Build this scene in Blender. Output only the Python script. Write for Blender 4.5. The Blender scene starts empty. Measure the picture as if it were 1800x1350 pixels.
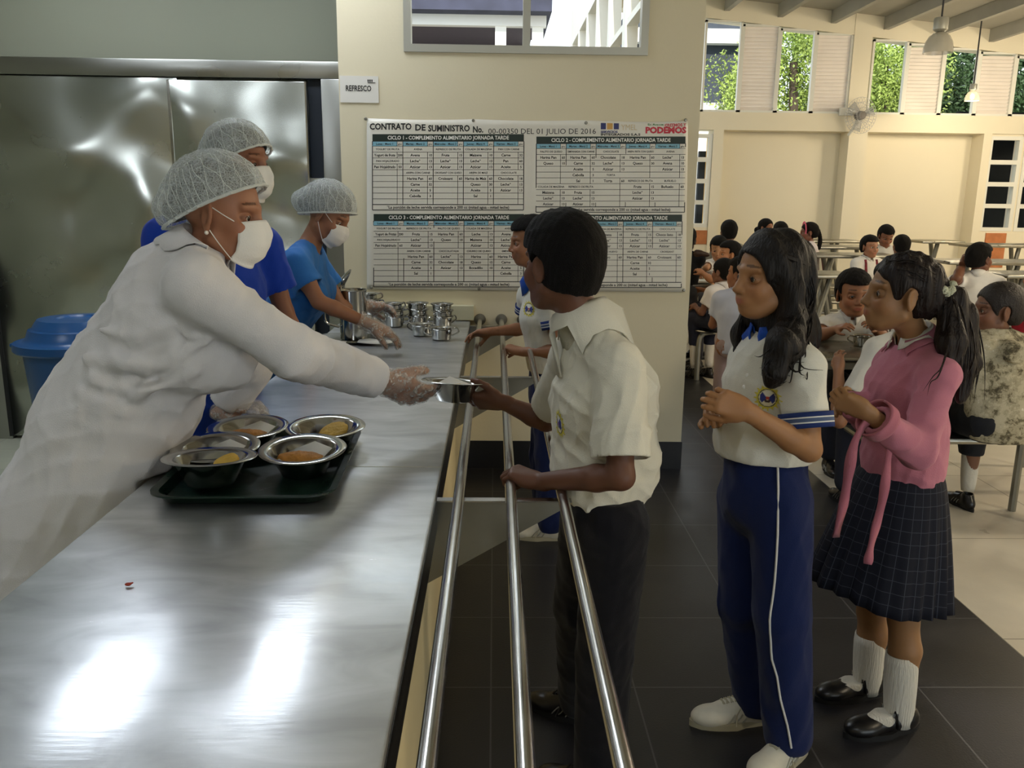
import bpy, bmesh, math, random
import numpy as np
from mathutils import Vector, Matrix
from mathutils.bvhtree import BVHTree
random.seed(7); RNG=np.random.default_rng(11)
SC=bpy.context.scene; COL=SC.collection
PI=math.pi; R=math.radians
# ---------------------------------------------------------------- camera
CAMZ=1.6; FPX=1488.8; PIT,YAW,ROL=R(12.496),R(1.294),R(0.723)
fwd=Vector((math.sin(YAW)*math.cos(PIT),math.cos(YAW)*math.cos(PIT),-math.sin(PIT)))
_r=Vector((math.cos(YAW),-math.sin(YAW),0)); _u=_r.cross(fwd)
RT=math.cos(ROL)*_r+math.sin(ROL)*_u; UP=-math.sin(ROL)*_r+math.cos(ROL)*_u
CP=Vector((0,0,CAMZ))
cam=bpy.data.cameras.new('camera'); co=bpy.data.objects.new('camera',cam); COL.objects.link(co)
m=Matrix((RT,UP,-fwd)).transposed().to_4x4(); m.translation=CP; co.matrix_world=m
cam.sensor_fit='HORIZONTAL'; cam.sensor_width=36; cam.lens=36*FPX/1800; cam.clip_start=.05; cam.clip_end=300
SC.camera=co
def ray(x,y): return fwd+RT*((x-900)/FPX)-UP*((y-675)/FPX)
def at(x,y,Y): d=ray(x,y); return CP+d*(Y/d.y)           # point seen at pixel x,y standing Y metres away
def az(x,y,z): d=ray(x,y); return CP+d*((z-CAMZ)/d.z)
# ---------------------------------------------------------------- view + world
SC.view_settings.view_transform='Standard'; SC.view_settings.look='None'; SC.view_settings.gamma=1
SC.view_settings.use_curve_mapping=False; SC.view_settings.exposure=0.03
SC.cycles.use_denoising=True; SC.cycles.max_bounces=7; SC.cycles.diffuse_bounces=4; SC.cycles.glossy_bounces=4
SC.cycles.transmission_bounces=6; SC.cycles.transparent_max_bounces=12; SC.cycles.caustics_reflective=False; SC.cycles.caustics_refractive=False
SC.cycles.sample_clamp_indirect=4
W=bpy.data.worlds.new('sky'); SC.world=W; W.use_nodes=True
bg=W.node_tree.nodes['Background']; bg.inputs[0].default_value=(.86,.95,1,1); bg.inputs[1].default_value=2.6
def area(name,loc,sx,sy,power,col,rot=(0,0,0),parent=None,spread=None):
    l=bpy.data.lights.new(name,'AREA'); l.shape='RECTANGLE'; l.size=sx; l.size_y=sy; l.energy=power; l.color=col
    if spread: l.spread=spread
    o=bpy.data.objects.new(name,l); COL.objects.link(o); o.location=loc; o.rotation_euler=rot
    if parent: o.parent=parent
    return o
sun=bpy.data.lights.new('sun','SUN'); sun.energy=5; sun.angle=R(1); sun.color=(1,.93,.78)
so=bpy.data.objects.new('sun',sun); COL.objects.link(so); so.rotation_euler=(R(50),R(-30),R(20))
# ---------------------------------------------------------------- materials
def lin(c):
    if isinstance(c,str): c=[int(c[i:i+2],16)/255 for i in (0,2,4)]
    return tuple((v/12.92 if v<=.04045 else ((v+.055)/1.055)**2.4) for v in c)+(1,)
MATS={}
def mat(name,col=None,rough=.6,metal=0,bump=0,bscale=80,var=0,vscale=6,spec=None,sheen=0,attr=None,alpha=None,ior=None,trans=0,emit=None,es=1,coat=0,sss=0,stretch=None,rvar=0,darkcol=None,back=False):
    if name in MATS: return MATS[name]
    M=bpy.data.materials.new(name); M.use_nodes=True; nt=M.node_tree; b=nt.nodes['Principled BSDF']
    if col is not None: b.inputs['Base Color'].default_value=lin(col)
    b.inputs['Roughness'].default_value=rough; b.inputs['Metallic'].default_value=metal
    if spec is not None: b.inputs['Specular IOR Level'].default_value=spec
    if sheen: b.inputs['Sheen Weight'].default_value=sheen
    if coat: b.inputs['Coat Weight'].default_value=coat
    if alpha is not None: b.inputs['Alpha'].default_value=alpha
    if trans: b.inputs['Transmission Weight'].default_value=trans
    if ior: b.inputs['IOR'].default_value=ior
    if sss: b.inputs['Subsurface Weight'].default_value=sss; b.inputs['Subsurface Radius'].default_value=(.02,.008,.004); b.inputs['Subsurface Scale'].default_value=.5
    if emit: b.inputs['Emission Color'].default_value=lin(emit); b.inputs['Emission Strength'].default_value=es
    tc=nt.nodes.new('ShaderNodeTexCoord'); mp=nt.nodes.new('ShaderNodeMapping'); nt.links.new(tc.outputs['Object'],mp.inputs[0])
    if stretch: mp.inputs['Scale'].default_value=stretch
    def noise(s,d=4):
        n=nt.nodes.new('ShaderNodeTexNoise'); n.inputs['Scale'].default_value=s; n.inputs['Detail'].default_value=d; nt.links.new(mp.outputs[0],n.inputs[0]); return n
    src=None
    if attr:
        a=nt.nodes.new('ShaderNodeAttribute'); a.attribute_name=attr; src=a.outputs['Color']; nt.links.new(src,b.inputs['Base Color'])
    if var:
        n=noise(vscale); mx=nt.nodes.new('ShaderNodeMix'); mx.data_type='RGBA'; mx.blend_type='MULTIPLY'; mx.inputs[0].default_value=1
        r=nt.nodes.new('ShaderNodeMapRange'); r.inputs[1].default_value=.3; r.inputs[2].default_value=.7; r.inputs[3].default_value=1-var; r.inputs[4].default_value=1+var*.3
        nt.links.new(n.outputs[0],r.inputs[0]); nt.links.new(r.outputs[0],mx.inputs[7])
        if src: nt.links.new(src,mx.inputs[6])
        else: mx.inputs[6].default_value=lin(col)
        nt.links.new(mx.outputs[2],b.inputs['Base Color'])
    if rvar:
        n=noise(vscale*1.7); r=nt.nodes.new('ShaderNodeMapRange'); r.inputs[1].default_value=.3; r.inputs[2].default_value=.7; r.inputs[3].default_value=max(.02,rough-rvar); r.inputs[4].default_value=rough+rvar
        nt.links.new(n.outputs[0],r.inputs[0]); nt.links.new(r.outputs[0],b.inputs['Roughness'])
    if bump:
        n=noise(bscale,3); bp=nt.nodes.new('ShaderNodeBump'); bp.inputs['Strength'].default_value=bump; bp.inputs['Distance'].default_value=.01
        nt.links.new(n.outputs[0],bp.inputs['Height']); nt.links.new(bp.outputs[0],b.inputs['Normal'])
    MATS[name]=M; return M
def tile_mat(name,col,joint,size,rough,ox=0,oy=0,jw=.004,var=.15,spec=.5):
    M=bpy.data.materials.new(name); M.use_nodes=True; nt=M.node_tree; b=nt.nodes['Principled BSDF']
    tc=nt.nodes.new('ShaderNodeNewGeometry'); mp=nt.nodes.new('ShaderNodeMapping'); nt.links.new(tc.outputs['Position'],mp.inputs[0]); mp.inputs['Location'].default_value=(ox,oy,0)
    br=nt.nodes.new('ShaderNodeTexBrick'); br.offset=0; br.inputs['Scale'].default_value=1; br.inputs['Brick Width'].default_value=size; br.inputs['Row Height'].default_value=size
    br.inputs['Mortar Size'].default_value=jw/2; br.inputs['Mortar Smooth'].default_value=.1; br.inputs['Bias'].default_value=0
    c=lin(col); c2=tuple(v*(1-var) for v in c[:3])+(1,)
    br.inputs['Color1'].default_value=c; br.inputs['Color2'].default_value=c2; br.inputs['Mortar'].default_value=lin(joint)
    nt.links.new(mp.outputs[0],br.inputs[0])
    n=nt.nodes.new('ShaderNodeTexNoise'); n.inputs['Scale'].default_value=3; n.inputs['Detail'].default_value=6; nt.links.new(mp.outputs[0],n.inputs[0])
    mx=nt.nodes.new('ShaderNodeMix'); mx.data_type='RGBA'; mx.blend_type='MULTIPLY'; mx.inputs[0].default_value=1
    r=nt.nodes.new('ShaderNodeMapRange'); r.inputs[1].default_value=.3; r.inputs[2].default_value=.7; r.inputs[3].default_value=.85; r.inputs[4].default_value=1.05
    nt.links.new(n.outputs[0],r.inputs[0]); nt.links.new(br.outputs[0],mx.inputs[6]); nt.links.new(r.outputs[0],mx.inputs[7]); nt.links.new(mx.outputs[2],b.inputs['Base Color'])
    n2=nt.nodes.new('ShaderNodeTexNoise'); n2.inputs['Scale'].default_value=140; n2.inputs['Detail'].default_value=4; nt.links.new(mp.outputs[0],n2.inputs[0])
    bp=nt.nodes.new('ShaderNodeBump'); bp.inputs['Strength'].default_value=.12; bp.inputs['Distance'].default_value=.005; nt.links.new(n2.outputs[0],bp.inputs['Height']); nt.links.new(bp.outputs[0],b.inputs['Normal'])
    r2=nt.nodes.new('ShaderNodeMapRange'); r2.inputs[3].default_value=rough-.1; r2.inputs[4].default_value=rough+.15; nt.links.new(n.outputs[0],r2.inputs[0]); nt.links.new(r2.outputs[0],b.inputs['Roughness'])
    b.inputs['Specular IOR Level'].default_value=spec
    MATS[name]=M; return M
CREAM='dad1b4'
M_wall=mat('cream_paint',CREAM,.62,var=.05,vscale=1.2,bump=.05,bscale=60)
M_wallw=mat('hall_paint','ece4cd',.6,var=.04,vscale=1,bump=.04,bscale=50)
M_kit=mat('kitchen_paint','8a8d7b',.6,var=.05,vscale=1)
M_black=tile_mat('black_tile','222227','4c4c50',.48,.38,ox=0,oy=.34,jw=.006)
M_beige=tile_mat('beige_tile','d4cdbd','8b8472',.96,.3,ox=0,oy=.02,jw=.006,var=.04)
M_kfloor=tile_mat('kitchen_tile','c9cbb8','9a9a88',.4,.3)
M_base=mat('black_baseboard','1b1b1e',.35,var=.2)
M_steel=mat('steel','b9babb',.24,1,var=.06,vscale=4,rvar=.08)
M_tube=mat('steel_tube','c4c4c2',.22,1,rvar=.05,vscale=8)
M_dsteel=mat('dull_steel','8c8a80',.42,1,var=.15,vscale=5,rvar=.1)
M_white=mat('white_frame','e6e6de',.5)
M_alu=mat('aluminium_frame','b8b8ae',.4,.6)
M_glass=mat('window_glass','060807',.02,alpha=.10,spec=.5)
M_wash=mat('dark_grey','2a2a2c',.6)
# ---------------------------------------------------------------- mesh helpers
def setp(o,label=None,cat=None,group=None,kind=None):
    if label: o['label']=label
    if cat: o['category']=cat
    if group: o['group']=group
    if kind: o['kind']=kind
    return o
def link(o,parent=None):
    COL.objects.link(o)
    if parent is not None: o.parent=parent
    return o
def thing(name,label,cat,loc=(0,0,0),rz=0,group=None):
    o=bpy.data.objects.new(name,None); o.empty_display_size=.1; o.location=loc; o.rotation_euler=(0,0,rz); COL.objects.link(o)
    return setp(o,label,cat,group)
class MB:
    def __init__(s): s.v=[]; s.f=[]; s.uv=None; s.m=[]; s.cur=0
    def add(s,vs,fs,M=None):
        n=len(s.v); s.v+= [Vector(M@Vector(v)) if M else Vector(v) for v in vs]
        s.f+=[tuple(i+n for i in f) for f in fs]; s.m+=[s.cur]*len(fs); return s
    def box(s,a,b,M=None,bev=0):
        x0,y0,z0=[min(a[i],b[i]) for i in range(3)]; x1,y1,z1=[max(a[i],b[i]) for i in range(3)]
        if bev<=0:
            v=[(x0,y0,z0),(x1,y0,z0),(x1,y1,z0),(x0,y1,z0),(x0,y0,z1),(x1,y0,z1),(x1,y1,z1),(x0,y1,z1)]
            return s.add(v,[(0,3,2,1),(4,5,6,7),(0,1,5,4),(1,2,6,5),(2,3,7,6),(3,0,4,7)],M)
        bm=bmesh.new(); bmesh.ops.create_cube(bm,size=1)
        for q in bm.verts: q.co=Vector(((x0+x1)/2+q.co.x*(x1-x0),(y0+y1)/2+q.co.y*(y1-y0),(z0+z1)/2+q.co.z*(z1-z0)))
        bmesh.ops.bevel(bm,geom=bm.edges[:]+bm.verts[:],offset=bev,segments=2,affect='EDGES',profile=.5)
        bm.verts.index_update(); s.add([q.co.copy() for q in bm.verts],[tuple(q.index for q in f.verts) for f in bm.faces],M); bm.free(); return s
    def quad(s,*p,M=None): return s.add(p,[tuple(range(len(p)))],M)
    def tube(s,pts,r,n=10,M=None,cap=True,flat=1,upv=None):
        pts=[Vector(p) for p in pts]; k=len(pts); rr=r if hasattr(r,'__len__') else [r]*k
        vs=[];fs=[]; prev=None
        for i,p in enumerate(pts):
            t=(pts[min(i+1,k-1)]-pts[max(i-1,0)]).normalized()
            if prev is None:
                a=Vector(upv) if upv is not None else (Vector((0,0,1)) if abs(t.z)<.9 else Vector((1,0,0)))
                e1=(a-t*a.dot(t)).normalized()
            else: e1=(prev-t*prev.dot(t)).normalized()
            prev=e1; e2=t.cross(e1)
            for j in range(n):
                a=2*PI*j/n; vs.append(p+e1*(math.cos(a)*rr[i]*flat)+e2*(math.sin(a)*rr[i]))
        for i in range(k-1):
            for j in range(n):
                a=i*n+j;b=i*n+(j+1)%n; fs.append((a,b,b+n,a+n))
        if cap: fs.append(tuple(range(n-1,-1,-1))); fs.append(tuple((k-1)*n+j for j in range(n)))
        return s.add(vs,fs,M)
    def cyl(s,a,b,r,n=16,r2=None): return s.tube([a,b],[r,r if r2 is None else r2],n)
    def lathe(s,prof,n=32,M=None,close=False):
        vs=[];fs=[]
        for (r,z) in prof:
            for j in range(n): a=2*PI*j/n; vs.append((r*math.cos(a),r*math.sin(a),z))
        k=len(prof)
        for i in range(k-1 if not close else k):
            i2=(i+1)%k
            for j in range(n): j2=(j+1)%n; fs.append((i*n+j,i*n+j2,i2*n+j2,i2*n+j))
        if not close:
            if prof[0][0]>1e-4 : fs.append(tuple(range(n-1,-1,-1)))
            if prof[-1][0]>1e-4: fs.append(tuple((k-1)*n+j for j in range(n)))
        return s.add(vs,fs,M)
    def sphere(s,c,r,n=12,M=None,sc=(1,1,1)):
        c=Vector(c); vs=[];fs=[]; h=n//2
        for i in range(h+1):
            th=PI*i/h
            for j in range(n):
                a=2*PI*j/n; vs.append(c+Vector((r*sc[0]*math.sin(th)*math.cos(a),r*sc[1]*math.sin(th)*math.sin(a),r*sc[2]*math.cos(th))))
        for i in range(h):
            for j in range(n): fs.append((i*n+j,(i+1)*n+j,(i+1)*n+(j+1)%n,i*n+(j+1)%n))
        return s.add(vs,fs,M)
    def prism(s,poly,axis,a,b):
        n=len(poly)
        def mk(p,t):
            return {0:(t,p[0],p[1]),1:(p[0],t,p[1]),2:(p[0],p[1],t)}[axis]
        s.add([mk(p,a) for p in poly]+[mk(p,b) for p in poly],[tuple(range(n-1,-1,-1)),tuple(range(n,2*n))]+[(i,(i+1)%n,n+(i+1)%n,n+i) for i in range(n)]); return s
    def build(s,name,mats,parent=None,smooth=True,world=True,ang=40):
        me=bpy.data.meshes.new(name)
        vs=s.v
        if parent is not None and world:
            mi=pm(parent).inverted(); vs=[mi@v for v in vs]
        me.from_pydata([tuple(v) for v in vs],[],s.f)
        if not isinstance(mats,(list,tuple)): mats=[mats]
        for q in mats: me.materials.append(q)
        if len(mats)>1: me.polygons.foreach_set('material_index',s.m)
        me.validate()
        bm=bmesh.new(); bm.from_mesh(me); bmesh.ops.remove_doubles(bm,verts=bm.verts,dist=1e-5); bmesh.ops.recalc_face_normals(bm,faces=bm.faces); bm.to_mesh(me); bm.free()
        if smooth:
            me.polygons.foreach_set('use_smooth',[True]*len(me.polygons))
            me.set_sharp_from_angle(angle=R(ang))
        o=bpy.data.objects.new(name,me); return link(o,parent)
def pm(o):
    M=Matrix.LocRotScale(o.location,o.rotation_euler,o.scale)
    return pm(o.parent)@M if o.parent else M
def struct(o): o['kind']='structure'; return o
def bez(p0,p1,p2,n=8):
    p0,p1,p2=Vector(p0),Vector(p1),Vector(p2); return [(1-t)**2*p0+2*t*(1-t)*p1+t*t*p2 for t in [i/n for i in range(n+1)]]
def smoothpath(pts,n=6):
    pts=[Vector(p) for p in pts]; o=[]
    for i in range(len(pts)-1):
        a=pts[max(i-1,0)];b=pts[i];c=pts[i+1];d=pts[min(i+2,len(pts)-1)]
        for k in range(n):
            t=k/n; o.append(.5*((2*b)+(c-a)*t+(2*a-5*b+4*c-d)*t*t+(3*b-a-3*c+d)*t**3))
    o.append(pts[-1]); return o
def copy_tree(o,loc,rz=None,label=None,parent=None):
    c=o.copy(); COL.objects.link(c)
    if parent is None:
        c.location=loc
        if rz is not None: c.rotation_euler=(0,0,rz)
        if label: c['label']=label
    else: c.parent=parent
    for ch in [x for x in ALLCH(o)]: copy_tree(ch,None,parent=c)
    return c
def ALLCH(o): return [x for x in COL.objects if x.parent==o]
FONTC={}
def text_mesh(items,mb,toM,bold=0,font=None):
    """items: (string,x,y,height,anchor[,xscale]); toM: matrix local(x,y,0)->world"""
    tmp=[]
    for it in items:
        s_,x,y,h,an=it[:5]; w=it[5] if len(it)>5 else None
        c=bpy.data.curves.new('t','FONT'); c.body=s_; c.size=h*1.35; c.offset=bold*h; c.align_x={'l':'LEFT','c':'CENTER','r':'RIGHT'}[an]; c.resolution_u=2
        o=bpy.data.objects.new('t',c); COL.objects.link(o); tmp.append((o,x,y,w,an))
    bpy.context.view_layer.update(); dg=bpy.context.evaluated_depsgraph_get()
    for o,x,y,w,an in tmp:
        me=o.evaluated_get(dg).to_mesh(); vs=[v.co.copy() for v in me.vertices]
        if vs:
            sx=1
            if w:
                ww=max(v.x for v in vs)-min(v.x for v in vs); sx=w/max(ww,1e-6)
                if w<0: sx=1 if ww<-w else -w/ww
            mb.add([toM@Vector((x+v.x*sx,y+v.y,0)) for v in vs],[tuple(p.vertices) for p in me.polygons])
        o.evaluated_get(dg).to_mesh_clear()
    for o,*_ in tmp:
        c=o.data; bpy.data.objects.remove(o); bpy.data.curves.remove(c)
# ---------------------------------------------------------------- setting
YW=4.88; YH=12.0; XR=14.0; YB=-4.0; XK=-4.6
def B(name,a,b,m,parent=None,bev=0): return MB().box(a,b,bev=bev).build(name,m,parent,smooth=bev>0)
struct(B('floor',(-.17,YB,-.12),(1.92,YH+.4,0),M_black))
struct(B('floor_dining',(1.92,YB,-.12),(XR,YH+.4,0),M_beige))
struct(B('floor_kitchen',(XK,YB,-.12),(-.17,5.6,0),M_kfloor))
# back wall beside the counter, with the window opening
wx0,wx1,wz0,wz1=-.498,.826,2.357,3.25
g=MB(); X0,X1=-.855,1.132; y0,y1=YW,YW+.18
g.box((X0,y0,.17),(X1,y1,wz0)); g.box((X0,y0,wz0),(wx0,y1,3.6)); g.box((wx1,y0,wz0),(X1,y1,3.6)); g.box((wx0,y0,wz1),(wx1,y1,3.6))
struct(g.build('wall_back',M_wall,smooth=False))
struct(B('baseboard_back',(X0,y0-.006,0),(X1+.006,y1+.006,.17),M_base))
f=MB(); fr=.04
for a,b in (((wx0,y0-.012,wz0),(wx1,y0+.06,wz0+fr)),((wx0,y0-.012,wz1-fr),(wx1,y0+.06,wz1)),((wx0,y0-.0119,wz0+fr),(wx0+fr,y0+.0599,wz1-fr)),((wx1-fr,y0-.0119,wz0+fr),(wx1,y0+.0599,wz1-fr)),((.145,y0-.01,wz0+fr),(.185,y0+.055,wz1-fr))): f.box(a,b)
wn=struct(f.build('window_1',M_alu,smooth=False))
MB().quad((wx0,y0+.04,wz0),(wx1,y0+.04,wz0),(wx1,y0+.04,wz1),(wx0,y0+.04,wz1)).build('window_pane',M_glass,wn,smooth=False)
struct(B('wall_kitchen',(XK,5.56,0),(-.84,5.7,3.6),M_kit))
struct(B('wall_left',(XK-.15,YB,0),(XK,5.7,3.6),M_kit))
struct(B('wall_return',(-.855,YW+.18,0),(-.80,5.56,3.6),M_kit))
struct(B('ceiling_kitchen',(XK,YB,3.3),(X1,5.7,3.45),M_white))
# dining hall ceiling with rafters
zr=lambda x: 4.22-.092*(x-2.8)
M_roof=mat('roof_board','a9a69a',.8,var=.1,vscale=2)
struct(MB().prism([(X1,zr(X1)),(XR,zr(XR)),(XR,zr(XR)+.1),(X1,zr(X1)+.1)],1,YB,YH+.4).build('ceiling',M_roof,smooth=False))
M_raft=mat('rafter_paint','a3a196',.7,var=.1,vscale=3)
x=1.62
n=0
while x<XR:
    o=MB().prism([(x-.035,zr(x)-.16),(x+.035,zr(x)-.16),(x+.035,zr(x)),(x-.035,zr(x))],1,YB,YH).build('roof_rafter',M_raft,smooth=False)
    struct(o); x+=.72
g=MB(); g.box((XK,YB-.15,0),(1.6,YB,3.6)); g.box((9.5,YB-.15,0),(XR,YB,4.3)); g.box((1.6,YB-.15,2.5),(9.5,YB,4.5))
struct(g.build('wall_rear_unseen',M_wallw,smooth=False))  # unseen wall added to cut daylight from behind; its opening feeds the hall
struct(B('wall_partition',(X1-.1,YB,3.3),(X1,YW,4.6),M_wallw))
struct(B('wall_hall_side',(1.0,YW+.18,0),(1.10,YH,2.35),M_wallw))
g=MB(); g.box((1.0,YW+.18,3.55),(1.10,YH,4.4))
for k in range(8): yy=YW+.18+k*.96; g.box((1.0,yy,2.35),(1.10,yy+.16,3.55))
g.box((1.01,YW+.18,2.9),(1.09,YH,2.95)); struct(g.build('wall_hall_clerestory',M_white,smooth=False))
struct(B('wall_right',(XR,YB,0),(XR+.15,YH+.4,4.6),M_wallw))
# far wall: solid bays, recesses, beam and clerestory
def X(px,py=320,Y=YH): return at(px,py,Y).x
def Z(py,px=1500,Y=YH): return at(px,py,Y).z
zb0,zb1=2.52,2.755
cols=[(X(1248,330),X(1266,330)),(X(1483,330),X(1515,330)),(X(1717,330),X(1731,330))]
g=MB(); g.box((1.24,YH-.02,zb0),(XR,YH+.28,zb1)); 
rec=[(cols[0][1],cols[1][0]),(cols[1][1],cols[2][0])]
for a,b in cols: g.box((a,YH-.02,0),(b,YH+.28,zb0))
for a,b in rec: g.box((a,YH+.28,0),(b,YH+.36,zb0))
g.box((1.24,YH,0),(2.2,YH+.28,zb0)); g.box((cols[2][1],YH,0),(XR,YH+.28,.78)); g.box((8.6,YH,.78),(XR,YH+.28,zb0))
g.box((2.2,YH,0),(cols[0][0],YH+.28,.75))
# wall above windows
cx0,cx1=X(1495,130),X(1527,130)
g.box((cx0,YH-.02,zb1),(cx1,YH+.28,4.1))
g.prism([(1.24,zr(1.24)-.27),(XR,zr(XR)-.27),(XR,zr(XR)+.05),(1.24,zr(1.24)+.05)],1,YH-.01,YH+.28)
struct(g.build('wall_far',M_wallw,smooth=False))
# clerestory windows and louvres
M_louv=mat('louvre_slat','efe7e0',.5,var=.06,vscale=4)
edges=[(1232,1297,'w'),(1297,1362,'l'),(1362,1425,'w'),(1425,1489,'l'),(1524,1586,'w'),(1586,1650,'l'),(1650,1712,'w'),(1712,1776,'l'),(1776,1840,'w'),(1840,1904,'l')]
for i,(a,b,t) in enumerate(edges):
    xa,xb=X(a,195),X(b,195); zt=zr((xa+xb)/2)-.27
    g=MB(); q=.028
    for p0,p1 in (((xa,YH,zb1),(xb,YH+.07,zb1+q)),((xa,YH,zt-q),(xb,YH+.07,zt)),((xa,YH,zb1),(xa+q,YH+.07,zt)),((xb-q,YH,zb1),(xb,YH+.07,zt))): g.box(p0,p1)
    if t=='w':
        o=struct(g.build('window_%d'%(i+2),M_white,smooth=False))
        MB().quad((xa,YH+.05,zb1),(xb,YH+.05,zb1),(xb,YH+.05,zt),(xa,YH+.05,zt)).build('window_pane',M_glass,o,smooth=False)
    else:
        o=struct(g.build('window_%d'%(i+2),M_white,smooth=False)); s_=MB(); z=zb1+.03
        while z<zt-.05:
            s_.box((xa+q,-.004,-.024),(xb-q,.005,.027),Matrix.Translation((0,YH+.04,z+.02))@Matrix.Rotation(R(28),4,'X')); z+=.047
        s_.build('louvre_slats',M_louv,o,smooth=False)
# low windows in the far wall with brick panels under them
M_brick=mat('brick_orange','c07a4c',.8,var=.25,vscale=9,bump=.3,bscale=40)
def lowwin(n,xa,xb,z0,z1,nr,brick=True,hd=True):
    g=MB(); q=.05
    for p0,p1 in (((xa-q,YH,z0-q),(xb+q,YH+.08,z0)),((xa-q,YH,z1),(xb+q,YH+.08,z1+q)),((xa-q,YH,z0),(xa,YH+.08,z1)),((xb,YH,z0),(xb+q,YH+.08,z1))): g.box(p0,p1)
    for k in range(1,nr): zz=z0+(z1-z0)*k/nr; g.box((xa,YH,zz-.03),(xb,YH+.07,zz+.03))
    o=struct(g.build('window_%d'%n,M_white,smooth=False))
    MB().quad((xa,YH+.05,z0),(xb,YH+.05,z0),(xb,YH+.05,z1),(xa,YH+.05,z1)).build('window_pane',M_glass,o,smooth=False)
    return o
lowwin(20,2.2,X(1241,330),Z(393,1240)+.0,Z(242,1240),4)
z0,z1=Z(400,1750),Z(246,1750)
lowwin(21,X(1737,320),X(1783,320),z0,z1,4)
lowwin(22,X(1799,320),X(1850,320),z0,z1,4)
lowwin(23,X(1865,320),X(1915,320),z0,z1,4)
g=MB(); g.box((cols[2][1],YH+.01,z1+.05),(8.6,YH+.2,zb0)); g.box((X(1784,320)+.04,YH+.01,.7),(X(1798,320)-.04,YH+.2,zb0)); g.box((X(1851,320)+.04,YH+.01,.7),(X(1864,320)-.04,YH+.2,zb0)); g.box((X(1916,320)+.04,YH+.01,.7),(8.6,YH+.2,zb0)); g.box((cols[2][1],YH+.005,.7),(8.6,YH+.25,z0-.05)); g.box((2.2,YH,.6),(cols[0][0],YH+.2,Z(393,1240)-.05))
struct(g.build('wall_far_infill',M_wallw,smooth=False))
for (pa,pb,ya,yb) in ((1222,1243,405,429),(1725,1769,410,470)):
    a=at(pa,yb,YH); b=at(pb,ya,YH)
    struct(B('wall_brick_panel',(a.x,YH-.012,max(.1,a.z)),(b.x,YH+.02,b.z),M_brick))
# dark rooms behind the low windows
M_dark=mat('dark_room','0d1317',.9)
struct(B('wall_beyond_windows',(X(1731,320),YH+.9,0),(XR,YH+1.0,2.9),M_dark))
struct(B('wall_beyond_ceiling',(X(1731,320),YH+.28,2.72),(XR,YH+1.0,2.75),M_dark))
M_bw=mat('white_render','f2f2f0',.7)
struct(B('trim_outside_wall',(-1,15.2,0),(X(1262,330,15.2),15.3,3.1),M_bw))
M_purple=mat('yellow_post','e0b25a',.7)
struct(B('trim_outside_post',(X(1240,330,14.0),14,0),(X(1250,330,14.0),14.1,2.6),M_purple))
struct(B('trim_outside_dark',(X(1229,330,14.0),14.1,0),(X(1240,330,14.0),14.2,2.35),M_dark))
# outdoor ground and buildings seen through the windows
M_ground=mat('courtyard_ground','8f8a78',.9)
struct(B('ground_outside',(-16,5.72,-.2),(1.1,30,-.03),M_ground)); struct(B('ground_outside_far',(1.1,YH+1.2,-.2),(30,40,-.03),M_ground))
M_bw=mat('white_render','f2f2f0',.7); M_eave=mat('eave_tiles','3e4156',.8,var=.3,vscale=5); M_soff=mat('soffit_board','5c555e',.8)
def bld(name,label,loc):
    return thing(name,label,'building',loc)
Yb=13.0
b1=bld('courtyard_building','white courtyard building with slate eaves seen through the window over the menu banner',(-1,Yb,0))
zz=lambda p: at(850,p,Yb).z
B('wall',(-7,Yb+1.6,0),(.55,Yb+1.8,5.5),M_soff,b1)
B('fascia',(-7,Yb-.05,zz(46)),(.72,Yb+.1,zz(27)),M_bw,b1)
B('roof',(-7,Yb-.35,zz(27)),(.78,Yb+1.9,zz(2)),M_eave,b1)
B('soffit',(-7,Yb+.1,zz(46)+.02),(.55,Yb+1.6,zz(44)+.04),M_soff,b1)
for px in (880,945):
    xx=at(px,70,Yb).x; B('column',(xx-.08,Yb-.02,0),(xx+.08,Yb+.12,zz(45)),M_bw,b1)
B('upper_wall',(-7,Yb+.4,zz(2)),(.3,Yb+1.8,6.5),M_bw,b1)
Yd=17.5
b2=bld('grey_building','dark grey building with a pale band behind the first high pane of the hall',(4.5,Yd,0))
p=at(1180,200,Yd); q=at(1306,60,Yd)
B('wall',(p.x-1,Yd,0),(q.x,Yd+3,at(1280,30,Yd).z),mat('grey_wall','3b424e',.8,var=.3,vscale=2),b2)
B('cornice',(p.x-1,Yd-.25,at(1280,80,Yd).z),(q.x+.1,Yd,at(1280,55,Yd).z),M_bw,b2)
B('parapet',(p.x-1,Yd-.3,at(1280,201,Yd).z),(q.x+.3,Yd,at(1280,184,Yd).z),M_bw,b2)
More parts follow.
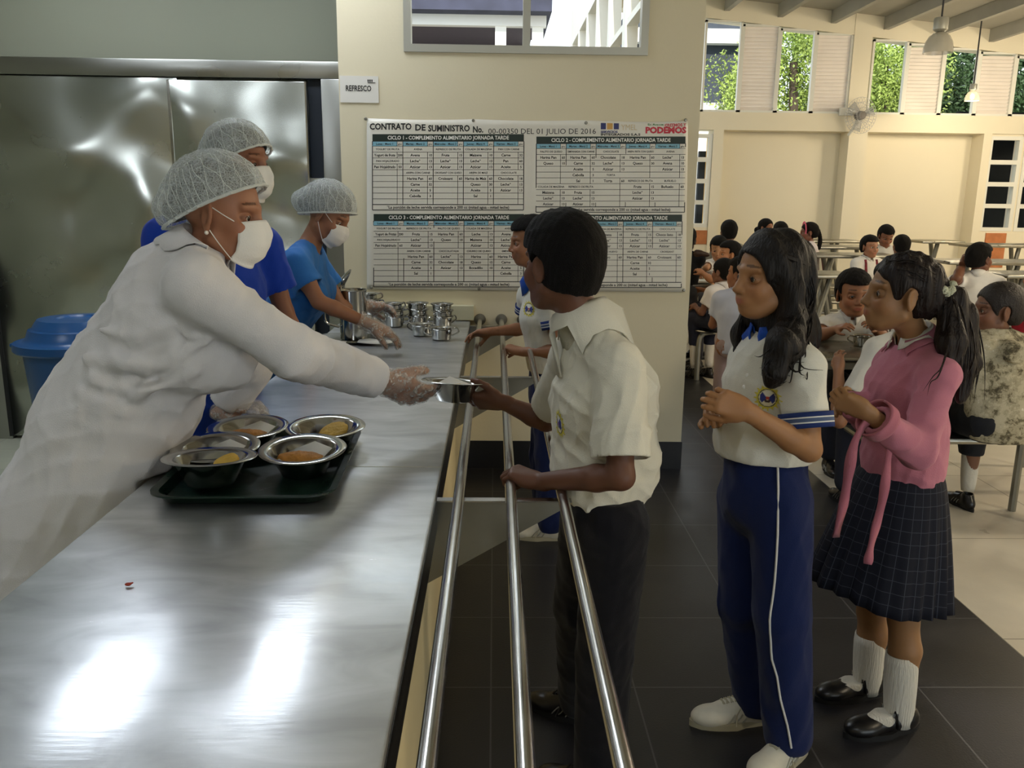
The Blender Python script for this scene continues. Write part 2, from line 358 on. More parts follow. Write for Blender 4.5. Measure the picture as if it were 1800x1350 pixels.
# trees outside the hall
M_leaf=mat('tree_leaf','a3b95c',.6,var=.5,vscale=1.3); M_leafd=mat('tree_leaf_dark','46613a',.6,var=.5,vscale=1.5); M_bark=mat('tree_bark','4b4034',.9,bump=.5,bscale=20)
def tree(label,x,y,zc,rx,rz_,m,n=2600,ls=.16,seed=1):
    rg=np.random.default_rng(seed); t=thing('leafy_tree',label,'tree',(x,y,0),group=None)
    MB().tube([(x,y,-.03),(x+.1,y,zc*.5),(x-.05,y,zc)],[.16,.12,.07],8).build('trunk',M_bark,t)
    blobs=[(rg.normal(0,.45,3),rg.uniform(.35,.6)) for _ in range(16)]
    vs=[];fs=[]
    for i in range(n):
        c,r=blobs[rg.integers(16)]; d=rg.normal(0,1,3); d/=np.linalg.norm(d); p=c+d*r*rg.uniform(.75,1.05); p=np.array([x+p[0]*rx,y+p[1]*rx*.7,zc+p[2]*rz_])
        u=rg.normal(0,1,3); u/=np.linalg.norm(u); v=np.cross(u,rg.normal(0,1,3)); v/=np.linalg.norm(v)+1e-9; s=ls*rg.uniform(.6,1.3)
        k=len(vs); vs+= [tuple(p-u*s),tuple(p+v*s*.45),tuple(p+u*s),tuple(p-v*s*.45)]; fs.append((k,k+1,k+2,k+3))
    MB().add(vs,fs).build('crown',m,t,smooth=False)
    return t
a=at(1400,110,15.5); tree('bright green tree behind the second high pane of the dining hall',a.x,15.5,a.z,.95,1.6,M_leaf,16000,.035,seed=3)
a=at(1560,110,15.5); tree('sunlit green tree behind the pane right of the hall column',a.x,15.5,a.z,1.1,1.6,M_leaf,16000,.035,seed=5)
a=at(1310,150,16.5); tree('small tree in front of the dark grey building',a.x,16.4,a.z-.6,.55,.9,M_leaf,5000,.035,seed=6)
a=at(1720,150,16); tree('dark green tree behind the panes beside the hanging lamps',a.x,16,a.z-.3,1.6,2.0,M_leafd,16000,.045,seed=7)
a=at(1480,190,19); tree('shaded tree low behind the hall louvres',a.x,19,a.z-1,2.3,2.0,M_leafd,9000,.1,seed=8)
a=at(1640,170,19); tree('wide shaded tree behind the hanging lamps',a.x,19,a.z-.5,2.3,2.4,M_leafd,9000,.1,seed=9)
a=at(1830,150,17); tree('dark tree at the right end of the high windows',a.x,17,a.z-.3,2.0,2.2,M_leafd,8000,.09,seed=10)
# ---------------------------------------------------------------- ceiling lights
M_diff=mat('light_diffuser','ffffff',.4,emit='eef5ff',es=11.0)
def troffer(label,x0,x1,y0,y1,pw=60):
    t=thing('ceiling_light',label,'ceiling light',((x0+x1)/2,(y0+y1)/2,3.3),group=None)
    g=MB(); q=.03
    for a,b in (((x0,y0,3.25),(x1,y0+q,3.3)),((x0,y1-q,3.25),(x1,y1,3.3)),((x0,y0,3.25),(x0+q,y1,3.3)),((x1-q,y0,3.25),(x1,y1,3.3))): g.box(a,b)
    g.build('frame',M_white,t,smooth=False)
    MB().box((x0+q,y0+q,3.262),(x1-q,y1-q,3.285)).build('diffuser',M_diff,t,smooth=False)
troffer('square ceiling panel light over the left end of the counter',-2.85,-2.0,4.05,4.85)
troffer('square ceiling panel light over the serving counter',-1.5,-.62,4.0,4.75)
troffer('unseen ceiling panel light added behind the serving staff',-3.4,-2.6,1.2,2.0)  # this panel and the next are out of view, added as kitchen light
troffer('unseen ceiling panel light added over the near end of the counter',-.9,-.1,-1.6,-.8)
# pendant lamps
M_lampg=mat('lamp_shade_clear','c9c5b8',.15,alpha=.5,spec=.8); M_bulb=mat('bulb','fff2d0',.4,emit='ffe6b0',es=14)
def pendant(label,p,pw,lit=True,k=1):
    t=thing('pendant_lamp',label,'pendant lamp',p,group=None); x,y,z=p
    r=.2
    TK=Matrix.Translation(p)@Matrix.Scale(k,4)
    MB().lathe([(.05,.17),(.09,.155),(.14,.11),(.18,.04),(.2,-.04),(.205,-.12),(.2,-.12),(.19,-.04),(.17,.04),(.13,.10),(.08,.145),(.045,.16)],28,TK).build('lamp_shade',M_lampg,t)
    MB().lathe([(.0,.36),(.09,.36),(.1,.34),(.1,.2),(.06,.17),(0,.17)],20,TK).build('ballast_housing',M_alu,t)
    MB().cyl((x,y,z+.36*k),(x,y,zr(x)),.009,8).build('cord',M_wash,t)
    MB().sphere((x,y,z-.0),.06*k,14,sc=(1,1,1.4)).build('bulb',M_bulb if lit else M_white,t)
    if pw:
        l=bpy.data.lights.new('lamp_glow','POINT'); l.energy=pw; l.color=(1,.84,.60); l.shadow_soft_size=.18; o=bpy.data.objects.new('lamp_glow',l); COL.objects.link(o); o.parent=t; o.location=(0,0,-.2)
a=at(1650,78,8.5); pendant('clear dome pendant lamp hanging near the dining hall rafters',(a.x,a.y,a.z),0,False,.66)
a=at(1709,170,11.0); pendant('glowing white pendant lamp hanging further back by the louvres',(a.x,a.y,a.z),25,True,.42)
pendant('unseen pendant lamp added over the first dining tables',(6.2,4.6,3.3),230)  # from here on: out-of-frame copies of the pendants, added to light the hall
pendant('unseen pendant lamp added over the right dining tables',(7.6,8.6,3.3),200)
pendant('unseen pendant lamp added over the dining hall entrance',(5.2,1.0,3.3),150)
pendant('unseen pendant lamp added over the middle of the dining hall',(10.2,5.6,3.2),110)
# wall fan
a=at(1513,203,YH-.22); t=thing('wall_fan','grey caged fan mounted on the hall column above the beam','fan',(a.x,a.y,a.z))
M_cage=mat('fan_cage','c9c9c9',.4,alpha=.75); M_blade=mat('fan_blade','8f949a',.3,alpha=.6)
g=MB(); FM=Matrix.Translation(a)@Matrix.Rotation(R(90),4,'X')@Matrix.Rotation(R(12),4,'Y')
for k in range(30):
    an=2*PI*k/30; c,s_=math.cos(an),math.sin(an)
    g.tube([(.05*c,.05*s_,.06),(.17*c,.17*s_,.05),(.235*c,.235*s_,0),(.17*c,.17*s_,-.05),(.05*c,.05*s_,-.06)],.0022,4,FM)
for rr,zz_ in ((.235,0),(.17,.05),(.17,-.05),(.1,.058)): g.tube([(rr*math.cos(2*PI*k/28),rr*math.sin(2*PI*k/28),zz_) for k in range(29)],.003,5,FM)
g.build('cage',M_cage,t)
g=MB()
for k in range(3):
    an=2*PI*k/3+.4; M2=FM@Matrix.Rotation(an,4,'Z'); g.add([(.03,-.03,0),(.2,-.07,.015),(.21,.05,-.015),(.03,.03,0)],[(0,1,2,3)],M2)
g.build('blades',M_blade,t,smooth=False)
MB().lathe([(0,-.09),(.05,-.08),(.06,0),(.05,.05),(0,.06)],16,FM).build('hub',mat('fan_hub','5a5550',.5),t)
MB().tube([(a.x,a.y+.05,a.z),(a.x-.04,a.y+.1,a.z-.16),(a.x-.06,YH-.02,a.z-.24)],.02,8).build('bracket',M_white,t)
a=at(1485,197,YH); B('wall_bracket',(a.x-.09,YH-.08,a.z-.05),(a.x+.1,YH-.02,a.z+.05),M_white,t)
# ---------------------------------------------------------------- picnic tables
M_ttop=mat('table_steel','9a978c',.35,1,var=.15,vscale=5,rvar=.1); M_tleg=mat('table_leg','8d8d86',.4,.7)
def picnic(label,x0,x1,y,zt,bench=.46,w=.5):
    t=thing('picnic_table',label,'table',((x0+x1)/2,y,0),group=None)
    MB().box((x0,y-w/2,zt-.035),(x1,y+w/2,zt),bev=.012).build('tabletop',M_ttop,t)
    for s in (-1,1):
        MB().box((x0,y+s*(w/2+.19)-.10,bench-.035),(x1,y+s*(w/2+.19)+.10,bench),bev=.015).build('bench',M_ttop,t)
    for xx in (x0+.28,x1-.28):
        for s in (-1,1):
            MB().tube([(xx-s*.02,y+s*.05,zt-.04),(xx+s*.30,y+s*(w/2+.05),.0)],.026,8).build('leg',M_tleg,t)
        MB().box((xx-.02,y-w/2-.2,bench-.075),(xx+.02,y+w/2+.2,bench-.037)).build('crossbar',M_tleg,t,smooth=False)
    return t
def prow(label,pa,pb,py,Y,**k):
    a=at(pa,py,Y);b=at(pb,py,Y); return picnic(label,a.x,b.x,Y+.28,(a.z+b.z)/2,**k)
prow('empty steel picnic table farthest back, left of the boy with red braces',1385,1520,423,11.0)
prow('long steel picnic table in front of the farthest one, by the girl with pink headband',1400,1572,434,9.9,bench=.55)
prow('steel picnic table behind the boy with red braces',1425,1590,449,8.75,bench=.5)
prow('empty steel picnic table against the far wall recess',1624,1700,424,11.0)
prow('steel picnic table lit by warm light under the dark windows',1707,1850,431,10.2,bench=.55)
prow('steel picnic table just behind the dark haired boy facing the camera',1418,1512,484,7.35,bench=.5)
prow('steel picnic table at the right edge beside the boy leaning away',1775,1880,484,7.3,bench=.5)
prow('steel picnic table right of the boy turning away',1672,1860,461,8.5,bench=.52)
# ---------------------------------------------------------------- serving counter
CT=thing('serving_counter','long stainless steel serving counter running from the camera to the back wall','counter',(-.5,2,0))
def counter_mat():
    M=bpy.data.materials.new('counter_steel'); M.use_nodes=True; nt=M.node_tree; b=nt.nodes['Principled BSDF']
    b.inputs['Metallic'].default_value=1; b2=nt.nodes.new('ShaderNodeBsdfPrincipled'); b2.inputs['Metallic'].default_value=1; b2.inputs['Roughness'].default_value=.46; b2.inputs['Base Color'].default_value=lin('d6d9e0')
    g=nt.nodes.new('ShaderNodeNewGeometry')
    def N(scale,st,det=5,dist=0):
        mp=nt.nodes.new('ShaderNodeMapping'); mp.inputs['Scale'].default_value=st; nt.links.new(g.outputs['Position'],mp.inputs[0])
        n=nt.nodes.new('ShaderNodeTexNoise'); n.inputs['Scale'].default_value=scale; n.inputs['Detail'].default_value=det; n.inputs['Distortion'].default_value=dist; nt.links.new(mp.outputs[0],n.inputs[0]); return n
    n1=N(5,(1,2.2,1),6,.8); n2=N(60,(.25,2.5,1),4); n3=N(2.2,(1,1,1),3)
    cr=nt.nodes.new('ShaderNodeMapRange'); cr.inputs[1].default_value=.3; cr.inputs[2].default_value=.7; cr.inputs[3].default_value=.66; cr.inputs[4].default_value=.92; nt.links.new(n1.outputs[0],cr.inputs[0])
    cc=nt.nodes.new('ShaderNodeCombineColor'); 
    for i,kf in enumerate((.93,.965,1.0)):
        mm=nt.nodes.new('ShaderNodeMath'); mm.operation='MULTIPLY'; mm.inputs[1].default_value=kf; nt.links.new(cr.outputs[0],mm.inputs[0]); nt.links.new(mm.outputs[0],cc.inputs[i])
    nt.links.new(cc.outputs[0],b.inputs['Base Color'])
    ma=nt.nodes.new('ShaderNodeMath'); ma.operation='MULTIPLY_ADD'; nt.links.new(n1.outputs[0],ma.inputs[0]); ma.inputs[1].default_value=.20; ma.inputs[2].default_value=.08
    mb=nt.nodes.new('ShaderNodeMath'); mb.operation='MULTIPLY_ADD'; nt.links.new(n2.outputs[0],mb.inputs[0]); mb.inputs[1].default_value=.08; nt.links.new(ma.outputs[0],mb.inputs[2])
    nt.links.new(mb.outputs[0],b.inputs['Roughness'])
    bp=nt.nodes.new('ShaderNodeBump'); bp.inputs['Strength'].default_value=.2; bp.inputs['Distance'].default_value=.02; nt.links.new(n3.outputs[0],bp.inputs['Height'])
    bp2=nt.nodes.new('ShaderNodeBump'); bp2.inputs['Strength'].default_value=.10; bp2.inputs['Distance'].default_value=.0012; nt.links.new(n2.outputs[0],bp2.inputs['Height']); nt.links.new(bp.outputs[0],bp2.inputs['Normal']); nt.links.new(bp2.outputs[0],b.inputs['Normal'])
    mx=nt.nodes.new('ShaderNodeMixShader'); mx.inputs[0].default_value=.55; nt.links.new(b.outputs[0],mx.inputs[1]); nt.links.new(b2.outputs[0],mx.inputs[2]); nt.links.new(cc.outputs[0],b2.inputs['Base Color']); nt.links.new(bp2.outputs[0],b2.inputs['Normal']); nt.links.new(mx.outputs[0],nt.nodes['Material Output'].inputs[0])
    return M
M_ct=counter_mat()
cy0=-1.4
MB().box((-.86,cy0,.86),(-.135,YW-.06,.9),bev=.006).build('worktop',M_ct,CT)
MB().box((-.1365,cy0,.81),(-.1335,YW-.06,.89)).build('apron',mat('counter_apron','2e2d2b',.35,.6),CT,smooth=False)
MB().box((-.80,cy0,.1),(-.172,YW-.004,.86)).build('base',mat('counter_base_paint','d9cba2',.6,var=.06,vscale=2),CT,smooth=False)
MB().box((-.78,cy0,0),(-.18,YW-.01,.1)).build('plinth',M_base,CT,smooth=False)
MB().box((-.864,2.135,.9),(-.136,2.139,.9012)).build('seam',M_alu,CT,smooth=False)
struct(B('trim_ledge',(-.84,YW-.07,.905),(-.115,YW,.985),mat('ledge_paint','c9c6a8',.6,var=.1,vscale=5)))
# tray rail with brackets
TR=thing('tray_rail','three tube stainless tray rail fixed along the front of the serving counter','rail',(.04,2,.9))
for x in (-.08,.044,.168):
    MB().tube([(x,cy0,.9),(x,YW-.0,.9)],.0135,16).build('rail_tube',M_tube,TR)
    MB().lathe([(.0,.012),(.032,.01),(.034,0),(0,0)],20,Matrix.Translation((x,YW,.9))@Matrix.Rotation(R(90),4,'X')).build('flange',M_dsteel,TR)
for y in (-.9,.5,1.93,3.35,4.72):
    br=MB().prism([(-.172,.886),(.185,.886),(.185,.872),(-.172,.66)],1,y,y+.004).build('bracket',M_dsteel,TR,smooth=False)
    MB().box((-.172,y-.012,.884),(.19,y+.012,.8875)).build('bracket_flange',M_tube,br,smooth=False)
# walk-in refrigerator
yf=5.46
FR=thing('walk_in_refrigerator','large stainless walk-in refrigerator with sliding doors behind the staff','refrigerator',(-2.1,5.5,0))
M_fr=mat('fridge_steel','a9aaa4',.3,1,var=.12,vscale=1.2,rvar=.06,bump=0); 
def fr_mat():
    M=bpy.data.materials.new('fridge_door_steel'); M.use_nodes=True; nt=M.node_tree; b=nt.nodes['Principled BSDF']; b.inputs['Metallic'].default_value=1; b.inputs['Base Color'].default_value=lin('c0c4bd'); 
    g=nt.nodes.new('ShaderNodeNewGeometry'); n=nt.nodes.new('ShaderNodeTexNoise'); n.inputs['Scale'].default_value=1.5; n.inputs['Detail'].default_value=.5; nt.links.new(g.outputs['Position'],n.inputs[0])
    bp=nt.nodes.new('ShaderNodeBump'); bp.inputs['Strength'].default_value=.5; bp.inputs['Distance'].default_value=.55; nt.links.new(n.outputs[0],bp.inputs['Height']); nt.links.new(bp.outputs[0],b.inputs['Normal'])
    n2=nt.nodes.new('ShaderNodeTexNoise'); n2.inputs['Scale'].default_value=4; n2.inputs['Detail'].default_value=6; nt.links.new(g.outputs['Position'],n2.inputs[0])
    r=nt.nodes.new('ShaderNodeMapRange'); r.inputs[3].default_value=.16; r.inputs[4].default_value=.34; nt.links.new(n2.outputs[0],r.inputs[0]); nt.links.new(r.outputs[0],b.inputs['Roughness'])
    return M
M_frd=fr_mat()
zt=2.38
MB().box((-3.35,yf-.03,zt-.1),(-.82,yf+.04,zt),bev=.004).build('top_frame',M_fr,FR)
MB().box((-1.06,yf-.03,0),(-.82,yf+.04,zt-.1),bev=.004).build('side_frame',M_fr,FR)
MB().box((-3.3,yf-.03,0),(-3.16,yf+.04,zt-.1),bev=.004).build('side_frame',M_fr,FR)
MB().box((-3.16,yf-.02,.02),(-1.93,yf+.03,zt-.105),bev=.004).build('door',M_frd,FR)
dr=MB().box((-1.97,yf-.05,.02),(-1.15,yf-.022,zt-.12),bev=.004).build('sliding_door',M_frd,FR)
MB().box((-1.98,yf-.054,.02),(-1.965,yf-.02,zt-.12)).build('edge_trim',M_tube,dr,smooth=False)
MB().box((-1.155,yf-.054,.02),(-1.145,yf-.02,zt-.12)).build('edge_trim',M_tube,dr,smooth=False)
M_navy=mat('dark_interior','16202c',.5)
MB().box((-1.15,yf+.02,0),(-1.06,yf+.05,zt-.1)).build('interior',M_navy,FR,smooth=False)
for z in (1.66,1.0,.4): MB().box((-1.15,yf+.0,z),(-1.06,yf+.02,z+.035)).build('shelf_edge',M_alu,FR,smooth=False)
MB().box((-3.175,yf-.034,.02),(-3.155,yf-.02,zt-.1)).build('door_seal',mat('black_rubber','17181a',.6),FR,smooth=False)
# blue bin
BN=thing('plastic_bin','blue lidded plastic bin on the kitchen floor behind the white coat','bin',(-2.18,4.45,0)); c=(-2.18,4.45)
M_blue=mat('blue_plastic','1c4f86',.3,var=.08,vscale=3); T=Matrix.Translation((c[0],c[1],0))
MB().lathe([(.0,0),(.2,0),(.215,.02),(.27,.78),(.275,.8),(.26,.8),(.205,.03),(0,.03)],36,T).build('bucket',M_blue,BN)
MB().lathe([(.305,.79),(.315,.80),(.31,.835),(.27,.84),(.25,.86),(.235,.9),(.22,.905),(.205,.93),(.19,.95),(.10,.955),(.09,.945),(0,.945),(0,.935),(.18,.935),(.23,.83),(.29,.815),(.3,.79)],40,T).build('lid',M_blue,BN)
MB().box((c[0]-.345,c[1]-.05,.795),(c[0]-.28,c[1]+.05,.82),bev=.01).build('handle',M_blue,BN)
# ---------------------------------------------------------------- menu banner
M_print=mat('banner_vinyl','dcd9cd',.35,var=.03,vscale=8,bump=.15,bscale=9)
BA=thing('menu_banner','large white menu banner with four meal tables pinned to the back wall','banner',(.18,YW-.01,1.5))
yb=YW-.012
TL=at(645,208,yb);TRr=at(1209,213,yb);BL=at(645,508,yb);BR=at(1205,513,yb)
def bn(u,v): # u,v in 0..1 over the banner, v down -> world with slight wave
    p=(TL*(1-u)+TRr*u)*(1-v)+(BL*(1-u)+BR*u)*v
    p=Vector(p); p.y=yb-.004-.004*math.sin(u*19+v*3)*(1-v)**2-.002*math.sin(v*11+u*5); 
    if v<.02: p.z-=.006*abs(math.sin(u*PI*3))
    return p
g=MB(); nu,nv=60,30
vs=[bn(i/nu,j/nv) for j in range(nv+1) for i in range(nu+1)]
fs=[(j*(nu+1)+i,j*(nu+1)+i+1,(j+1)*(nu+1)+i+1,(j+1)*(nu+1)+i) for j in range(nv) for i in range(nu)]
g.add(vs,fs); sh=g.build('sheet',M_print,BA); md=sh.modifiers.new('thickness','SOLIDIFY'); md.thickness=.001
# banner print, pixel frame of the photo, mapped onto the waving sheet
bw=(TRr-TL).length
def bmap(px,py,off=.0012):
    u=(px-645)/564.0; v=(py-208-5*u)/300.0*1.0
    p=bn(min(max(u,0),1),min(max(v,0),1)); p.y-=off; return p
class Pr:
    def __init__(s): s.mb=MB()
    def rect(s,x0,y0,x1,y1,off=.0012,n=None):
        n=n or max(1,int(abs(x1-x0)/12)); 
        for i in range(n):
            a=x0+(x1-x0)*i/n; b=x0+(x1-x0)*(i+1)/n
            s.mb.quad(bmap(a,y0,off),bmap(b,y0,off),bmap(b,y1,off),bmap(a,y1,off))
    def poly(s,pts,off=.0016): s.mb.quad(*[bmap(x,y,off) for x,y in pts])
    def text(s,items,bold=0,off=.002):
        mb=MB(); text_mesh([(t,x,-y,h)+tuple(r) for t,x,y,h,*r in items],mb,Matrix.Identity(4),bold)
        s.mb.add([bmap(v.x,-v.y,off) for v in mb.v],mb.f)
HDS=[];cy=Pr();ln=Pr();tx=Pr();tw=Pr();tb=Pr()
days=['Lunes - Menú 1','Martes - Menú 2','Miércoles - Menú 3','Jueves - Menú 4','Viernes - Menú 5']
def table(num,x0,x1,y0,nrow,cols,foot):
    rh=(nrow and 10.1); H=12
    hd=Pr();tw=Pr();HDS.append((hd,tw)); hd.rect(x0,y0,x1,y0+H); tw.text([('CICLO %d - COMPLEMENTO ALIMENTARIO JORNADA TARDE'%num,(x0+x1)/2,y0+9,6.6,'c',(x1-x0)*.8)],.03,.0022)
    y=y0+H; cw=(x1-x0)/5; gw=10
    for i in range(5):
        cy.rect(x0+i*cw,y,x0+(i+1)*cw-gw,y+8.4,.0014); tb.text([(days[i],x0+i*cw+(cw-gw)/2,y+6.2,3.6,'c',-(cw-gw-3)),('g/cc',x0+(i+1)*cw-gw/2,y+6.2,3,'c',-8)],.03)
    top=y+8.4; bot=top+nrow*rh
    def hl(xa,xb,yy,t=.5): ln.rect(xa,yy-t,xb,yy+t,.0016)
    def vl(xx,ya,yb_,t=.5): ln.rect(xx-t,ya,xx+t,yb_,.0016,1)
    hl(x0,x1,y,.6); hl(x0,x1,bot,.7); hl(x0,x1,bot+9.5,.7); vl(x0,y,bot+9.5,.7); vl(x1,y,bot+9.5,.7)
    for i in range(5):
        xa=x0+i*cw; xb=xa+cw
        if i: vl(xa,y,bot,.55)
        segs=cols[i]; heads=[k for k,r in enumerate(segs) if isinstance(r,str)]
        for k in range(nrow):
            yy=top+k*rh; hl(xa,xb,yy,.35)
            r=segs[k] if k<len(segs) else None
            if isinstance(r,str): tb.text([(r,(xa+xb)/2,yy+6.8,3.4,'c',-(cw-6))],.02)
            else:
                vl(xb-gw,yy,yy+rh,.4)
                if r: tb.text([(r[0],xa+(cw-gw)/2,yy+7.3,4.8,'c',-(cw-gw-6)),(str(r[1]),xb-gw/2,yy+7.3,4.3,'c',-8)],.025)
        vl(xb-gw,y,top,.4)
    tb.text([(foot,(x0+x1)/2,bot+7,5.0,'c',(x1-x0)*.81)],.03)
ft='*La porción de leche servida corresponde a 200 cc (mitad agua - mitad leche)'
L=('Leche*',13);A=('Azúcar',13)
table(1,655,920,235,10,[['YOGURT DE FRUTA',('Yogurt de fruta',200),'PAN HOJALDRADO',('Pan Hojaldrado',50)],['AVENA',('Avena',10),L,A,'AREPA CON CARNE',('Harina Pan',60),('Carne',32),('Aceite',5),('Cebolla',3)],['REFRESCO DE FRUTA',('Fruta',15),L,A,'CROISSANT CON QUESO',('Croissant',60)],['COLADA DE MAIZENA',('Maizena',10),L,A,'AREPA DE MAIZ',('Harina de Maiz',60),('Queso',30),('Aceite',5),('Sal',1)],['PAN CON CARNE',('Carne',32),('Pan',60),('Aceite',5),'CHOCOLATE',('Chocolate',18),L,A]],ft)
table(2,942,1205,239,10,[['PALITO DE QUESO',('Harina Pan',60),('Queso',10),None,None,None,'COLADA DE MAIZENA',('Maizena',10),L,A],['EMPANADA CON CARNE',('Harina Pan',60),('Carne',32),('Aceite',5),('Cebolla',3),('Sal',1),'REFRESCO DE FRUTA',('Fruta',15),L,A],['CHOCOLATE',('Chocolate',18),L,A,'TORTA',('Torta',60)],['AREPA FRITA CON QUESO',('Harina Pan',60),('Queso',30),None,None,'REFRESCO DE FRUTA',('Fruta',15),L,A],['AVENA',L,('Avena',10),A,None,'BUÑUELO',('Buñuelo',60)]],ft)
table(3,657,921,373,10,[['YOGURT DE FRUTAS',('Yogurt de Frutas',200),'PAN HOJALDRADO',('Pan Hojaldrado',60)],['REFRESCO DE FRUTA',('Fruta',15),L,A,'AREPA CON CARNE',('Harina Pan',60),('Carne',32),('Aceite',5),('Sal',1)],['PALITO DE QUESO',('Harina Pan',60),('Queso',10),None,'CHOCOLATADA',L,('Chocolate',18),A],['COLADA DE MAIZENA',('Leche',13),('Maizena',10),A,'CHURRO DE QUESO',('Harina',60),('Queso',15),('Bocadillo',10)],['AVENA',('Avena',10),L,A,'EMPANADA',('Harina Pan',60),('Carne',32),('Aceite',5),('Cebolla',3)]],ft)
table(4,940,1201,374,10,[['AVENA',('Avena',10),L,A,'PALITO DE QUESO',('Harina Pan',60),('Queso',10)],['CHOCOLATE',('Chocolate',18),L,A,'TORTA',('Torta',60)],['COLADA DE MAIZENA',('Maizena',18),L,A,'PAN DE HUEVO',('Huevo',60)],['REFRESCO DE FRUTA',('Fruta',15),L,A,'AREPA DE CARNE',('Harina Pan',60),('Carne',32),('Aceite',5),('Sal',1)],['CHOCOLATE',('Choco listo',18),L,A,'CROISSANT',('Croissant',60)]],ft)
tt=Pr(); tt.text([('CONTRATO',650,227,10.8,'l',73),('DE',729,228.6,10.8,'l',18),('SUMINISTRO',752,230,10.8,'l',73),('No.',830,232,10.8,'l',18)],.045); 
tn=Pr(); tn.text([('00-00350 DEL 01 JULIO DE 2016',857,234.5,9.6,'l',189)],.0)
M_ink=mat('print_black','1a1c1c',.5); M_inkg=mat('print_green','17281f',.5); M_inkc=mat('print_cyan','7fb3c6',.5); M_inkw=mat('print_white','e9e9e2',.5); M_inkb=mat('print_navy','232a66',.5); M_inko=mat('print_gold','c99a4c',.5); M_inkr=mat('print_red','c2283c',.5); M_inkt=mat('print_tan','cdbb94',.5)
for hd_,tw_ in HDS:
    hb_=hd_.mb.build('header_bar',M_inkg,BA,smooth=False); tw_.mb.build('header_lettering',M_inkw,hb_,smooth=False)
cy.mb.build('day_cells',M_inkc,BA,smooth=False); ln.mb.build('table_lines',M_ink,BA,smooth=False)
tb.mb.build('lettering',M_ink,BA,smooth=False); tt.mb.build('title_lettering',M_ink,BA,smooth=False); tn.mb.build('number_lettering',M_ink,BA,smooth=False)
lg=Pr(); lg.rect(1055,215,1064,227); lg.rect(1078,215,1087,227); lg.text([('SERVICIOS',1055,233,4,'l',30)],.06); lg.mb.build('logo_squares',M_inkb,BA,smooth=False)
lg=Pr(); lg.rect(1066,215,1076,227); lg.mb.build('logo_gold_square',M_inko,BA,smooth=False)
lg=Pr(); lg.text([('INTEGRADOS S.A.S',1055,237.5,4,'l',70)],.05); lg.mb.build('logo_lettering',M_ink,BA,smooth=False)
lg=Pr(); lg.text([('YMEL',1091,228,10,'l',28)],.0); lg.mb.build('pale_lettering',M_inkt,BA,smooth=False)
lg=Pr(); lg.text([('PODEMOS',1134,233,10.5,'l',72)],.07); lg.text([('CREEMOS Y',1168,222,6,'l',38)],.04); lg.mb.build('red_lettering',M_inkr,BA,smooth=False)
lg=Pr(); lg.text([('En Arauca',1138,220,5,'l',28)],.03); lg.mb.build('green_lettering',mat('print_green2','3f7a3c',.5),BA,smooth=False)
for px,py in ((643,209),(832,212),(1030,216),(1205,211),(653,506),(842,508),(1202,510)):
    a=at(px,py,yb-.004); MB().lathe([(.0,.006),(.006,.005),(.009,0),(.0,0)],12,Matrix.Translation((a.x,a.y-.002,a.z))@Matrix.Rotation(R(90),4,'X')).build('pin',M_dsteel,BA)
# paper sign
a=at(597,133,YW-.004);b=at(666,181,YW-.004)
SG=MB().box((a.x,YW-.006,b.z),(b.x,YW-.003,a.z)).build('paper_sign',mat('sign_paper','dedcd4',.4),smooth=False); setp(SG,'small white laminated sign reading REFRESCO at the wall corner','sign')
g=MB(); text_mesh([('REFRESCO',(607-597)/69*(b.x-a.x),-(160-133)/48*(a.z-b.z),.030,'l',(b.x-a.x)*.66)],g,Matrix.Translation((a.x,YW-.0075,a.z))@Matrix.Rotation(R(90),4,'X'),.03); g.build('lettering',M_ink,SG,smooth=False)
g=MB(); w_=(b.x-a.x)
for k in range(3): g.box((a.x+w_*(.72+k*.05),YW-.008,a.z-.03),(a.x+w_*(.75+k*.05),YW-.0065,a.z-.018))
g.box((a.x+w_*.72,YW-.008,a.z-.036),(a.x+w_*.92,YW-.0065,a.z-.033)); g.build('logo',M_ink,SG,smooth=False)
